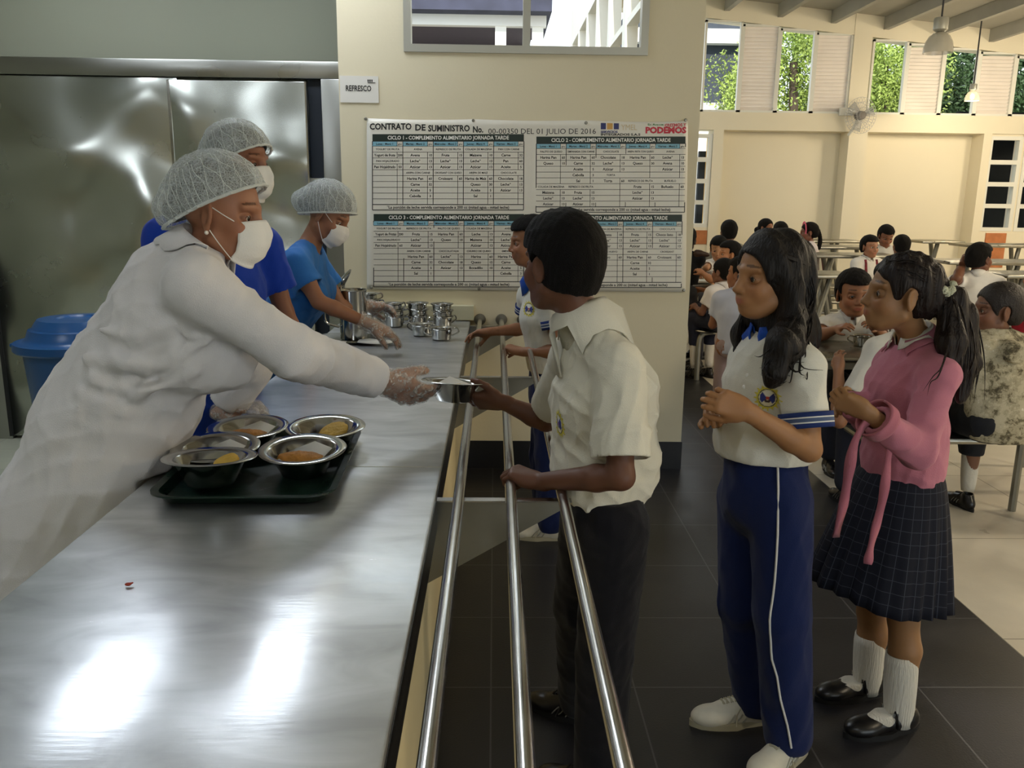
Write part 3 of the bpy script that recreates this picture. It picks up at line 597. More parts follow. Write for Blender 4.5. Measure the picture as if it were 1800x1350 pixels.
# ---------------------------------------------------------------- implicit surface modelling
def V3(p): return np.array([p[0],p[1],p[2]],dtype=np.float32)
def nrm(v): v=np.array(v,float); return v/(np.linalg.norm(v)+1e-12)
class Vol:
    def __init__(s,lo,hi,h):
        s.h=h; s.lo=np.floor(np.array(lo)/h)*h; n=np.ceil((np.array(hi)-s.lo)/h).astype(int)+1; s.n=n
        s.A=np.full(n,.5,np.float32); s.ax=[(s.lo[i]+h*np.arange(n[i])).astype(np.float32) for i in range(3)]
    def sub(s,lo,hi):
        a=[max(0,int((lo[i]-s.lo[i])/s.h)) for i in range(3)]; b=[min(s.n[i],int((hi[i]-s.lo[i])/s.h)+2) for i in range(3)]
        if any(b[i]<=a[i] for i in range(3)): return None
        sl=tuple(slice(a[i],b[i]) for i in range(3))
        return sl,s.ax[0][sl[0]][:,None,None],s.ax[1][sl[1]][None,:,None],s.ax[2][sl[2]][None,None,:]
    def comb(s,sl,d,k,mode):
        A=s.A[sl]
        if mode=='u':
            if k<=0: s.A[sl]=np.minimum(A,d); return
            h=np.clip(.5+.5*(A-d)/k,0,1); s.A[sl]=A*(1-h)+d*h-k*h*(1-h)
        elif mode=='s':
            if k<=0: s.A[sl]=np.maximum(A,-d); return
            h=np.clip(.5-.5*(A+d)/k,0,1); s.A[sl]=A*(1-h)-d*h+k*h*(1-h)
    def cone(s,a,b,ra,rb,k=.01,mode='u',flat=1,n=None,off=0):
        a=V3(a);b=V3(b); ra+=off; rb+=off; r=max(ra,rb)*max(flat,1)+k*1.5+2*s.h
        q=s.sub(np.minimum(a,b)-r,np.maximum(a,b)+r)
        if q is None: return s
        sl,x,y,z=q; ba=b-a; L=float(ba@ba)+1e-12
        px,py,pz=x-a[0],y-a[1],z-a[2]
        t=np.clip((px*ba[0]+py*ba[1]+pz*ba[2])/L,0,1)
        dx,dy,dz=px-t*ba[0],py-t*ba[1],pz-t*ba[2]
        d2=dx*dx+dy*dy+dz*dz
        if flat!=1 and n is not None:
            n=nrm(n); vn=dx*n[0]+dy*n[1]+dz*n[2]; d2=d2+(1/flat**2-1)*vn*vn
        d=(np.sqrt(np.maximum(d2,0))-(ra+(rb-ra)*t))*min(1,flat)
        s.comb(sl,d.astype(np.float32),k,mode); return s
    def chain(s,pts,rs,k=.01,mode='u',flat=1,n=None,off=0):
        for i in range(len(pts)-1): s.cone(pts[i],pts[i+1],rs[i],rs[i+1],k,mode,flat,n,off)
        return s
    def ell(s,c,r,Rm=None,k=.01,mode='u',off=0):
        c=V3(c); r=np.array(r)+off; m=max(r)+k*1.5+2*s.h; q=s.sub(c-m,c+m)
        if q is None: return s
        sl,x,y,z=q; px,py,pz=x-c[0],y-c[1],z-c[2]
        if Rm is not None: # rows = local axes in world
            px,py,pz=[px*Rm[i][0]+py*Rm[i][1]+pz*Rm[i][2] for i in range(3)]
        a=np.sqrt((px/r[0])**2+(py/r[1])**2+(pz/r[2])**2); b=np.sqrt((px/r[0]**2)**2+(py/r[1]**2)**2+(pz/r[2]**2)**2)
        d=a*(a-1)/np.maximum(b,1e-6)
        s.comb(sl,d.astype(np.float32),k,mode); return s
    def box(s,c,hf,Rm=None,rd=.005,k=.005,mode='u'):
        c=V3(c); hf=np.array(hf); m=np.linalg.norm(hf)+k*1.5+2*s.h; q=s.sub(c-m,c+m)
        if q is None: return s
        sl,x,y,z=q; p=[x-c[0],y-c[1],z-c[2]]
        if Rm is not None: p=[p[0]*Rm[i][0]+p[1]*Rm[i][1]+p[2]*Rm[i][2] for i in range(3)]
        g=[np.abs(p[i])-hf[i]+rd for i in range(3)]
        g=np.broadcast_arrays(*g)
        o=np.sqrt(sum(np.maximum(v,0)**2 for v in g))+np.minimum(np.maximum(np.maximum(g[0],g[1]),g[2]),0)-rd
        s.comb(sl,o.astype(np.float32),k,mode); return s
    def cut(s,p,n,k=0,lo=None,hi=None):
        """remove everything on the +n side of the plane through p (optionally only inside a box)"""
        n=nrm(n); q=s.sub(s.lo if lo is None else lo,(s.lo+s.h*s.n) if hi is None else hi)
        if q is None: return s
        sl,x,y,z=q; d=((x-p[0])*n[0]+(y-p[1])*n[1]+(z-p[2])*n[2]).astype(np.float32); d=np.broadcast_to(d,s.A[sl].shape)
        s.A[sl]=np.maximum(s.A[sl],d); return s
    def wave(s,amp,fn,lo=None,hi=None):
        q=s.sub(s.lo if lo is None else lo,(s.lo+s.h*s.n) if hi is None else hi)
        if q is None: return s
        sl,x,y,z=q; s.A[sl]=s.A[sl]+amp*fn(x,y,z).astype(np.float32); return s
    def shell(s,t): s.A=np.maximum(s.A,-(s.A+t)); return s
    def copy(s):
        v=Vol.__new__(Vol); v.__dict__.update(s.__dict__); v.A=s.A.copy(); return v
    def mesh(s):
        A=s.A.copy(); A[0]=.5;A[-1]=.5;A[:,0]=.5;A[:,-1]=.5;A[:,:,0]=.5;A[:,:,-1]=.5
        I=A<0; nx,ny,nz=A.shape
        c=np.zeros((nx-1,ny-1,nz-1),np.int8)
        for i in (0,1):
            for j in (0,1):
                for k in (0,1): c+=I[i:nx-1+i,j:ny-1+j,k:nz-1+k]
        act=(c>0)&(c<8); idx=np.argwhere(act)
        if len(idx)==0: return np.zeros((0,3)),np.zeros((0,4),int)
        vid=np.full(act.shape,-1,np.int32); vid[act]=np.arange(len(idx))
        P=np.zeros((len(idx),3),np.float32); cnt=np.zeros(len(idx),np.float32); i0,j0,k0=idx.T
        for ax in range(3):
            o=[0,1]
            for u in o:
                for v in o:
                    da=[0,0,0]; oth=[t for t in range(3) if t!=ax]; da[oth[0]]=u; da[oth[1]]=v
                    db=list(da); db[ax]=1
                    a=A[i0+da[0],j0+da[1],k0+da[2]]; b=A[i0+db[0],j0+db[1],k0+db[2]]
                    m=(a<0)!=(b<0); t=np.where(m,a/np.where(m,a-b,1),0)
                    p=np.zeros((len(idx),3),np.float32)
                    for q in range(3): p[:,q]=da[q]
                    p[:,ax]=t; P+=p*m[:,None]; cnt+=m
        P=(idx+P/np.maximum(cnt,1)[:,None])*s.h+s.lo
        F=[]
        for ax in range(3):
            o1,o2=[(1,2),(2,0),(0,1)][ax]
            sa=[slice(1,-1)]*3; sa[ax]=slice(0,-1); sb=[slice(1,-1)]*3; sb[ax]=slice(1,None)
            a=I[tuple(sa)]; b=I[tuple(sb)]; e=np.argwhere(a!=b)
            if len(e)==0: continue
            sgn=a[e[:,0],e[:,1],e[:,2]]
            base=e.copy()
            for q in range(3):
                if q!=ax: base[:,q]+=1
            def cell(d1,d2):
                t=base.copy(); t[:,o1]-=d1; t[:,o2]-=d2; return vid[t[:,0],t[:,1],t[:,2]]
            q=np.stack([cell(1,1),cell(0,1),cell(0,0),cell(1,0)],1); q[~sgn]=q[~sgn][:,::-1]; F.append(q)
        return P,np.concatenate(F)
def meshobj(name,PF,mats,parent,smooth=1,tint=None,matfn=None):
    """join several (P,F) parts into one object; the parent is an Empty with location only"""
    vs=[];fs=[];n=0
    for P,F in PF: vs.append(P); fs.append(F+n); n+=len(P)
    P=np.concatenate(vs).astype(np.float64); F=np.concatenate(fs)
    if smooth:
        e=np.concatenate([F[:,[0,1]],F[:,[1,2]],F[:,[2,3]],F[:,[3,0]]])
        for _ in range(smooth):
            S=np.zeros_like(P); c=np.zeros(len(P))
            for a,b in ((0,1),(1,0)):
                for q in range(3): S[:,q]+=np.bincount(e[:,a],P[e[:,b],q],len(P))
                c+=np.bincount(e[:,a],minlength=len(P))
            P=P*.45+.55*S/np.maximum(c,1)[:,None]
    W_=P
    off=np.array(pm(parent).translation) if parent is not None else np.zeros(3)
    me=bpy.data.meshes.new(name); me.vertices.add(len(P)); me.vertices.foreach_set('co',(P-off).astype(np.float32).ravel())
    nf=len(F); me.loops.add(nf*4); me.loops.foreach_set('vertex_index',F.astype(np.int32).ravel()); me.polygons.add(nf)
    me.polygons.foreach_set('loop_start',np.arange(0,nf*4,4,dtype=np.int32)); 
    try: me.polygons.foreach_set('loop_total',np.full(nf,4,np.int32))
    except Exception: pass
    me.update(calc_edges=True); me.validate()
    me.polygons.foreach_set('use_smooth',[True]*len(me.polygons))
    if not isinstance(mats,(list,tuple)): mats=[mats]
    for m in mats: me.materials.append(m)
    if matfn is not None:
        C_=W_[F].mean(1); me.polygons.foreach_set('material_index',matfn(C_).astype(np.int32))
    if tint is not None:
        at_=me.color_attributes.new('tint','FLOAT_COLOR','POINT'); c=np.ones((len(P),4),np.float32); c[:,:3]=tint(W_); at_.data.foreach_set('color',c.ravel())
    o=bpy.data.objects.new(name,me); return link(o,parent)
def bvh_of(o):
    me=o.data; off=pm(o).translation; return BVHTree.FromPolygons([v.co+off for v in me.vertices],[tuple(p.vertices) for p in me.polygons])
def fr(f,up=(0,0,1)):
    """frame rows: forward, left, up"""
    f=nrm(f); l=nrm(np.cross(up,f)); u=np.cross(f,l); return np.array([f,l,u])
def loc(c,Fm,x,y,z,s=1): return np.array(c,float)+s*(x*Fm[0]+y*Fm[1]+z*Fm[2])
def lerp(a,b,t): return np.array(a,float)*(1-t)+np.array(b,float)*t
# ---- head: local x forward, y left, z up, origin between the eyes at ear depth, size s (1 = adult)
def head_sdf(v,c,Fm,s,neck=None,kid=0,rn=.05,turn=None,jaw=1):
    L=lambda x,y,z: loc(c,Fm,x,y,z,s)
    v.ell(L(-.014,0,.03),np.array([.098,.077,.088])*s,Fm,k=0)
    v.ell(L(.028,0,-.032),np.array([.064,.060*jaw,.078])*s,Fm,k=.02*s)
    v.ell(L(.058,0,-.088),np.array([.026,.026*jaw,.022])*s,Fm,k=.03*s)
    for q in (-1,1):
        v.cone(L(.0,q*.052*jaw,-.062),L(.05,q*.028*jaw,-.09),.014*s,.014*s,.03*s)
        v.ell(L(.057,q*.038,-.03),np.array([.022,.022,.024])*s*(1+.12*kid),Fm,k=.025*s)
        v.ell(L(.072,q*.034,.0),np.array([.018,.018,.016])*s,Fm,k=.012*s,mode='s')
        v.cone(L(.0825,q*.012,.025),L(.069,q*.05,.027),.005*s*(1-.5*kid),.005*s*(1-.5*kid),.016*s)
        # eyelids around the ball
        v.ell(L(.0665,q*.032,.0),np.array([.0152,.0165,.0135])*s,Fm,k=.004*s)
        v.ell(L(.083,q*.0325,-.001),np.array([.012,.0130,.0054])*s,Fm,k=.0015*s,mode='s')
    nl=1-.45*kid
    v.cone(L(.083,0,.024),L(.084,0,.008),.009*s,.009*s,.014*s); v.cone(L(.084,0,.008),L(.086+.02*nl,0,-.026),.0075*s,.0105*s,.010*s)
    v.ell(L(.088+.02*nl,0,-.030),np.array([.0105,.011,.009])*s,Fm,k=.006*s)
    for q in (-1,1): 
        v.ell(L(.094,q*.0125,-.034),np.array([.010,.0085,.0075])*s,Fm,k=.005*s)
    v.ell(L(.083,0,-.058),np.array([.0125,.027,.018])*s,Fm,k=.014*s)
    v.cone(L(.0910,-.010,-.0555),L(.0910,.010,-.0555),.0052*s,.0052*s,.006*s); 
    for q in (-1,1): v.cone(L(.0910,q*.009,-.0555),L(.086,q*.023,-.0585),.0050*s,.0025*s,.004*s); v.cone(L(.0900,q*.006,-.0668),L(.086,q*.021,-.0615),.0062*s,.0028*s,.004*s)
    v.cone(L(.0900,-.007,-.067),L(.0900,.007,-.067),.0062*s,.0062*s,.005*s)
    v.cone(L(.1000,-.018,-.0608),L(.1000,.018,-.0608),.0022*s,.0022*s,.003*s,mode='s')
    for q in (-1,1):
        ex=fr(Fm[0]*.25+Fm[1]*q*-.35+0*Fm[2],Fm[2])
        c0=L(-.008,q*.079,-.008); E=np.array([nrm(Fm[0]*.9+Fm[1]*q*.45),nrm(Fm[1]*q*.9-Fm[0]*.45),nrm(Fm[2]-Fm[0]*.15)])
        v.ell(c0,np.array([.0185,.0065,.0305])*s,E,k=.006*s)
        v.ell(loc(c0,E,.0,.006,.003,s),np.array([.011,.0055,.020])*s,E,k=.004*s,mode='s')
        v.ell(loc(c0,E,-.002,.0,-.028,s),np.array([.009,.006,.009])*s,E,k=.006*s)
    if neck is not None: v.cone(L(-.018,0,-.055),neck,rn*s*.95,rn*s*1.05,.025*s)
    return v
def in_head(P,c,Fm,s):
    D=(P-np.array(c))/s; return D@Fm.T
M_skins={}
def skin_mat(name):
    return mat(name,None,.48,attr='tint',bump=.04,bscale=260,spec=.35,sss=.06)
def srgb(h): return np.array(lin(h)[:3])
def face_tint(base,c,Fm,s,lip='9e4a44',lipmix=.6,hairline=True):
    b=srgb(base); lp=srgb(lip)
    def f(P):
        T=np.tile(b,(len(P),1)); L=in_head(P,c,Fm,s); x,y,z=L.T
        m=np.exp(-((z+.0615)/.0085)**4-(y/.021)**4)*(x>.075)*lipmix
        T=T*(1-m[:,None])+lp*m[:,None]
        ch=np.exp(-((z+.03)/.022)**2-((np.abs(y)-.045)/.02)**2)*(x>.03)*.16; T=T*(1-ch[:,None])+np.array(srgb('b0533f'))*ch[:,None]
        zb=.0365-.08*(np.abs(y)-.022)-10*np.maximum(0,np.abs(y)-.040)**2; br=(np.abs(z-zb)<.0034*(1.15-np.abs(np.abs(y)-.030)*28))&(np.abs(np.abs(y)-.033)<.019)&(x>.04)
        T[br]=T[br]*.35
        yy=np.abs(y)-.0325; lid=(np.abs(z-(.0058-26*yy**2))<.0017)&(np.abs(yy)<.0135)&(x>.066); T[lid]=T[lid]*.25
        near=(np.hypot(np.abs(y)-.0325,(z)*1.6)<.0165)&(x>.06); T[near]=T[near]*.8
        return T
    return f
M_eyew=mat('eye_white','b5aaa0',.35); M_iris=mat('iris_brown','150c08',.25)
def eyes(c,Fm,s,parent,look=(0,0)):
    for q in (-1,1):
        g=MB(); cc=loc(c,Fm,.0655,q*.032,0,s); g.sphere(cc,.0142*s,16)
        g.cur=1
        d=nrm(Fm[0]+look[0]*Fm[1]+look[1]*Fm[2]); e1=nrm(np.cross(d,Fm[2])); e2=np.cross(e1,d); rr=.0146*s
        vs=[];fs=[];n=14
        vs.append(Vector(cc+d*rr))
        for k,a in enumerate((.22,.50)):
            for j in range(n): t=2*PI*j/n; vs.append(Vector(cc+rr*(d*math.cos(a)+(e1*math.cos(t)+e2*math.sin(t))*math.sin(a))))
        for j in range(n): fs.append((0,1+j,1+(j+1)%n)); fs.append((1+j,1+n+j,1+n+(j+1)%n,1+(j+1)%n))
        g.add(vs,fs); g.build('eye',[M_eyew,M_iris],parent)
# ---- hands
def hand_sdf(v,w,d,pn,side,s=1,curl=(.3,.35,.4,.45),spread=.12,thumb=.5,off=0,fl=1,thumb_out=.9,k=.006):
    """w wrist, d direction to the fingers, pn palm normal (out of the palm), side=+1 thumb on cross(d,pn)"""
    d=nrm(d); pn=nrm(np.array(pn)-d*np.dot(pn,d)); t=np.cross(d,pn)*side  # towards thumb
    E=np.array([d,t,pn]); w=np.array(w,float)
    P=lambda x,y,z: w+s*(x*d+y*t+z*pn)
    v.cone(P(-.02,0,0),P(.02,0,0),.026*s,.029*s,.012,flat=.72,n=pn,off=off)
    for y,l in ((.027,.078),(.009,.083),(-.010,.080),(-.027,.070)):
        v.cone(P(.012,y*.7,0),P(l,y,-.002),.0165*s,.0125*s,.012*s,off=off)
    v.ell(P(.035,.028,.010),np.array([.030,.015,.014])*s,E,k=.012*s,off=off)
    v.ell(P(.035,-.026,.008),np.array([.03,.013,.012])*s,E,k=.012*s,off=off)
    tips=[]
    for i,(y,l,L) in enumerate(((.027,.080,.068),(.009,.086,.076),(-.010,.083,.071),(-.028,.073,.056))):
        a=curl[i]*.7; p=P(l,y,0); dir_=d+t*(1.5-i)*spread*.55; dir_=nrm(dir_)
        r=(.0098 if i<3 else .0085)
        for j,(fr_,rr) in enumerate(((.44,1.0),(.31,.92),(.25,.82))):
            dd=nrm(dir_*math.cos(a)+pn*math.sin(a)); p2=p+dd*L*fr_*s*fl
            v.cone(p,p2,r*rr*s,r*(rr-.09)*s,.0025*s,off=off); p=p2; a+=curl[i]*(1.15 if j==0 else .8)
        tips.append(p)
    b=P(.018,.026,.008); td=nrm(d*.75+t*thumb_out+pn*thumb*.6); p1=b+td*.038*s; td2=nrm(d*1.0+t*thumb_out*.35+pn*thumb); p2=p1+td2*.030*s; td3=nrm(d*1.0-t*.1+pn*thumb*1.2); p3=p2+td3*.024*s
    v.cone(b,p1,.0165*s,.0125*s,.010*s,off=off); v.cone(p1,p2,.0118*s,.0105*s,.003*s,off=off); v.cone(p2,p3,.0105*s,.0085*s,.003*s,off=off)
    return tips,p3
def limb(v,a,b,c,rs,k=.012,off=0,flat=1,n=None):
    """upper-mid-lower limb with muscle taper; rs=(top,mid upper,joint,bulge,end)"""
    a,b,c=[np.array(q,float) for q in (a,b,c)]
    v.chain([a,lerp(a,b,.45),b,lerp(b,c,.3),c],list(rs),k,off=off,flat=flat,n=n); return v
def locks(name,paths,r,m,parent,n=6,jit=.0,flat=.7):
    g=MB()
    for p in paths:
        p=smoothpath(p,5); k=len(p); g.tube(p,[r*(.35+.65*math.sin(PI*min(1,(i+.6)/(k*.62)))**.6 if i<k*.6 else r/r*1)*0+r*max(.12,(1-(i/(k-1))**2.2))*(min(1,(i+1)/3)) for i in range(k)],n,flat=flat)
    return g.build(name,m,parent)
def ringloft(rings,closed=True,cap=False):
    n=len(rings[0]); g=MB(); vs=[Vector(p) for r in rings for p in r]; fs=[]
    for i in range(len(rings)-1):
        for j in range(n if closed else n-1):
            j2=(j+1)%n; fs.append((i*n+j,i*n+j2,(i+1)*n+j2,(i+1)*n+j))
    g.add(vs,fs); return g
def loft_uv(name,rings,mats,parent,uw=1,vw=1,thick=0,smooth=True):
    """open-seam loft with UVs (u round, v along)"""
    n=len(rings[0]); k=len(rings); me=bpy.data.meshes.new(name); off=pm(parent).translation if parent is not None else Vector((0,0,0))
    vs=[tuple(Vector(p)-off) for r in rings for p in list(r)+[r[0]]]; m=n+1
    fs=[(i*m+j,i*m+j+1,(i+1)*m+j+1,(i+1)*m+j) for i in range(k-1) for j in range(n)]
    me.from_pydata(vs,[],fs); uv=me.uv_layers.new(name='UVMap')
    for p in me.polygons:
        for li in p.loop_indices:
            vi=me.loops[li].vertex_index; uv.data[li].uv=((vi%m)/n*uw,(vi//m)/(k-1)*vw)
    me.materials.append(mats); me.polygons.foreach_set('use_smooth',[True]*len(me.polygons))
    o=bpy.data.objects.new(name,me); link(o,parent)
    if thick:
        md=o.modifiers.new('thickness','SOLIDIFY'); md.thickness=thick; md.offset=0
    return o
def uvmat(name,fn,rough=.8):
    """fn(nt,uvsocket)->colour socket"""
    M=bpy.data.materials.new(name); M.use_nodes=True; nt=M.node_tree; b=nt.nodes['Principled BSDF']; b.inputs['Roughness'].default_value=rough; b.inputs['Specular IOR Level'].default_value=.2
    tc=nt.nodes.new('ShaderNodeTexCoord'); s_=nt.nodes.new('ShaderNodeSeparateXYZ'); nt.links.new(tc.outputs['UV'],s_.inputs[0])
    nt.links.new(fn(nt,s_.outputs[0],s_.outputs[1]),b.inputs['Base Color']); return M
def ramp(nt,src,stops,const=True):
    r=nt.nodes.new('ShaderNodeValToRGB'); r.color_ramp.interpolation='CONSTANT' if const else 'LINEAR'
    e=r.color_ramp.elements
    while len(e)<len(stops): e.new(.5)
    for i,(p,c) in enumerate(stops): e[i].position=p; e[i].color=lin(c)
    nt.links.new(src,r.inputs[0]); return r.outputs[0]
M_pupilband=None
def band_fn(nt,u,v): return ramp(nt,v,[(0,'243468'),(.30,'dcdcd6'),(.38,'52607f'),(.62,'dcdcd6'),(.70,'243468')])
M_band=uvmat('sleeve_band_stripe',band_fn)
def ring(c,axis,ra,rb,ref,n=24):
    ax=nrm(axis); e1=nrm(np.array(ref)-ax*np.dot(ref,ax)); e2=np.cross(ax,e1)
    return [np.array(c)+e1*ra*math.cos(2*PI*j/n)+e2*rb*math.sin(2*PI*j/n) for j in range(n)]
def decal(name,o,c,nrm_,up,w,h,paint,parent,res=44,off=.0015):
    """patch pressed on the cloth of o around point c (direction nrm_ = looking into the cloth)"""
    bv=bvh_of(o); d=Vector(nrm(nrm_)); U=Vector(nrm(up)); U=(U-d*U.dot(d)).normalized(); Rr=d.cross(U)
    vs=[];cols=[];ok=[]
    for j in range(res+1):
        for i in range(res+1):
            u=i/res-.5; v=j/res-.5; p=Vector(c)+Rr*(u*w)+U*(v*h)-d*.12
            hit=bv.ray_cast(p,d,.3); vs.append((hit[0]-d*off) if hit[0] else None); cols.append(paint(u*2,v*2))
    fs=[];
    for j in range(res):
        for i in range(res):
            q=[j*(res+1)+i,j*(res+1)+i+1,(j+1)*(res+1)+i+1,(j+1)*(res+1)+i]
            if all(vs[k] is not None and cols[k] is not None for k in q) and max((vs[k]-vs[q[0]]).length for k in q)<.02: fs.append(q)
    use=sorted(set(k for q in fs for k in q)); mp={k:i for i,k in enumerate(use)}; offv=pm(parent).translation
    me=bpy.data.meshes.new(name); me.from_pydata([tuple(vs[k]-offv) for k in use],[],[tuple(mp[k] for k in q) for q in fs])
    a=me.color_attributes.new('tint','FLOAT_COLOR','POINT')
    for i,k in enumerate(use): a.data[i].color=tuple(srgb(cols[k]))+(1,)
    me.materials.append(mat('embroidery',None,.7,attr='tint')); me.polygons.foreach_set('use_smooth',[True]*len(me.polygons)); ob=bpy.data.objects.new(name,me); return link(ob,parent)
def crest(u,v):
    v2=(v-.16)/.84; r=math.hypot(u,v2); a=math.atan2(v2,u)
    if r>1.0: return None
    if r>.66:
        return 'd6c94e' if r<.80 or math.sin(a*16)>-.5+(r-.80)*7 else None
    if r>.60: return '34363a'
    if r>.54: return 'e0dcb0'
    if abs(v2)<.10 and abs(u)<.12: return 'c0452f'
    if v2>.05 and abs(u)<.8*v2+.05: return 'e8e6da'
    if v2<-.05 and abs(u)<-.8*v2+.05: return '4a3530' if r<.33 and r>.15 else 'e2d9b8'
    return '2f3a86'
# ---------------------------------------------------------------- people: shared builders
def A(px,py,Y): return np.array(at(px,py,Y))
def cnoise(seed,k=14,n=5,an=(1,1,.5)):
    r=np.random.default_rng(seed); ws=r.normal(0,1,(n,3))*np.array(an)*k; ph=r.uniform(0,6.28,n); w2=r.normal(0,1,(n,3))*k*.6
    def f(x,y,z):
        o=0
        for i in range(n): o=o+np.sin(x*ws[i,0]+y*ws[i,1]+z*ws[i,2]+ph[i]+1.3*np.sin(x*w2[i,0]+y*w2[i,1]+z*w2[i,2]))
        return o/n
    return f
def wrinkle(M,sc=11,st=.9,dist=.045,stretch=(1,1,.6)):
    nt=M.node_tree; b=nt.nodes['Principled BSDF']; tc=nt.nodes.new('ShaderNodeTexCoord'); mp=nt.nodes.new('ShaderNodeMapping'); mp.inputs['Scale'].default_value=stretch; nt.links.new(tc.outputs['Object'],mp.inputs[0])
    n=nt.nodes.new('ShaderNodeTexNoise'); n.noise_type='RIDGED_MULTIFRACTAL'; n.inputs['Scale'].default_value=sc*.5; n.inputs['Detail'].default_value=1.5; n.inputs['Distortion'].default_value=.9; nt.links.new(mp.outputs[0],n.inputs[0])
    bp=nt.nodes.new('ShaderNodeBump'); bp.inputs['Strength'].default_value=st; bp.inputs['Distance'].default_value=dist; nt.links.new(n.outputs[0],bp.inputs['Height'])
    old=[l for l in nt.links if l.to_socket==b.inputs['Normal']]
    if old: nt.links.new(bp.outputs[0],old[0].from_node.inputs['Normal'])
    else: nt.links.new(bp.outputs[0],b.inputs['Normal'])
    return M
def cloth(name,col,**k): return wrinkle(mat(name,col,.85,bump=.25,bscale=420,var=.06,vscale=7,spec=.2,sheen=.1,**k))
def bounds(pts,m=.16):
    P=np.array(pts); return P.min(0)-m,P.max(0)+m
def ridge(v,p,r,k=.015,mode='u'):
    for a,b in zip(p[:-1],p[1:]): v.cone(a,b,r,r,k,mode)
def torso_sdf(v,J,s,f,off=0,flat=.68,hw=(.155,.135,.165),bust=0,k=.03,belly=0):
    w=lerp(J['pel'],J['chest'],.45); 
    v.cone(J['pel'],w,hw[0]*s,hw[1]*s,k,flat=flat,n=f,off=off); v.cone(w,J['chest'],hw[1]*s,hw[2]*s,k,flat=flat,n=f,off=off)
    v.cone(J['chest'],lerp(J['chest'],J['neck'],.55),hw[2]*s,hw[2]*.62*s,k,flat=flat,n=f,off=off)
    v.cone(J['sl'],J['sr'],.052*s,.052*s,.04,off=off)
    v.cone(lerp(J['neck'],J['head'],.1),lerp(J['sl'],J['neck'],.35),.03*s,.045*s,.03,off=off); v.cone(lerp(J['neck'],J['head'],.1),lerp(J['sr'],J['neck'],.35),.03*s,.045*s,.03,off=off)
    if bust:
        l=np.cross([0,0,1],f)
        for q in (-1,1): v.ell(J['chest']+f*.075*s+l*q*.065*s-np.array([0,0,.02]),(.05*s+bust,.06*s+bust,.06*s+bust),k=.03,off=off)
def arm_sdf(v,a,b,c,s,off=0):
    a,b,c=[np.array(q,float) for q in (a,b,c)]
    v.cone(a,lerp(a,b,.5),.046*s,.042*s,.02,off=off).cone(lerp(a,b,.5),b,.042*s,.035*s,.012,off=off)
    v.cone(b,lerp(b,c,.28),.036*s,.037*s,.012,off=off).cone(lerp(b,c,.28),c,.037*s,.0235*s,.012,off=off)
def leg_sdf(v,a,b,c,s,f,off=0):
    v.cone(a,b,.083*s,.054*s,.02,off=off); v.cone(b,lerp(b,c,.3)-np.array(f)*.012*s,.052*s,.056*s,.012,off=off); v.cone(lerp(b,c,.3)-np.array(f)*.012*s,c,.056*s,.033*s,.012,off=off)
def body(t,J,s,f,skin,hf,hs,kid=0,h=.0055,hh=.0032,legs=True,arms=('l','r'),hands=None,hw=(.15,.13,.16),rn=.05,armlow=None,headsc=1,flat=.66,jaw=1,look=(0,0),lipmix=.55,name='body',seat=None):
    pts=[J[q] for q in ('pel','chest','neck','sl','sr')]
    for q in arms: pts+=[J['e'+q],J['w'+q]]
    if legs:
        for q in 'lr': pts+=[J['k'+q],J['a'+q]]
    Fm=fr(hf,J.get('hup',(0,0,1))); c=J['head']
    lo,hi=bounds(pts,.14); zc=c+Fm[2]*(-.085*hs)
    hi[2]=min(hi[2],zc[2]+.03)
    v=Vol(lo,hi,h)
    torso_sdf(v,J,s,f,flat=flat,hw=hw)
    v.cone(c+Fm[2]*(-.05*hs)-Fm[0]*.018*hs,J['neck'],rn*.95*hs,rn*1.15*s,.02)
    for q in arms: arm_sdf(v,J['s'+q],J['e'+q],J['w'+q],s)
    if legs:
        l=np.cross([0,0,1],f)
        if seat:
            for q,sg in (('l',1),('r',-1)): v.cone(J.get('h'+q,J['pel']+l*sg*.075*s),J['k'+q],.083*s,.054*s,.02)
            v.cut((0,0,seat+.012),(0,0,-1))
        for q,sg in (('l',1),('r',-1)): leg_sdf(v,J.get('h'+q,J['pel']+l*sg*.075*s) if not seat else J['k'+q],J['k'+q],J['a'+q],s*(1 if not seat else .9),f)
    Ahi=v.mesh()
    hvl=Vol(c-.16*hs-np.array([0,0,.02]),c+.16*hs,hh); head_sdf(hvl,c,Fm,hs,neck=J['neck'],kid=kid,rn=rn,jaw=jaw)
    hvl.cut(J['neck']-Fm[2]*.0,(0,0,-1))
    parts=[Ahi,hvl.mesh()]
    if hands:
        for H in hands:
            w=np.array(H['w']); d=nrm(H['d']); hv=Vol(w-.16*H.get('s',1)-.02,w+.16*H.get('s',1)+.02,.0028 if H.get('fine',1) else .005)
            hv.cone(H['from'],w,.034*s if H.get('fs') is None else H['fs'],.0235*s,.01); hand_sdf(hv,w,d,H['pn'],H['side'],H.get('s',1),H.get('curl',(.4,.45,.5,.55)),H.get('spread',.12),H.get('thumb',.5),thumb_out=H.get('to',.9))
            hv.cut(lerp(H['from'],w,.72),np.array(H['from'])-w); parts.append(hv.mesh())
    o=meshobj(name,parts,skin_mat('skin'),t,smooth=1,tint=face_tint(skin,c,Fm,hs,lipmix=lipmix))
    eyes(c,Fm,hs,t,look)
    return o,Fm
M_hairb=mat('black_hair','120d0b',.55,bump=.6,bscale=160,spec=.3,stretch=(1,1,.15))
M_hairbr=mat('dark_brown_hair','1a100c',.52,bump=.6,bscale=160,spec=.32,stretch=(1,1,.12))
M_hairs=mat('short_hair','100d0c',.7,bump=.9,bscale=420,spec=.18)
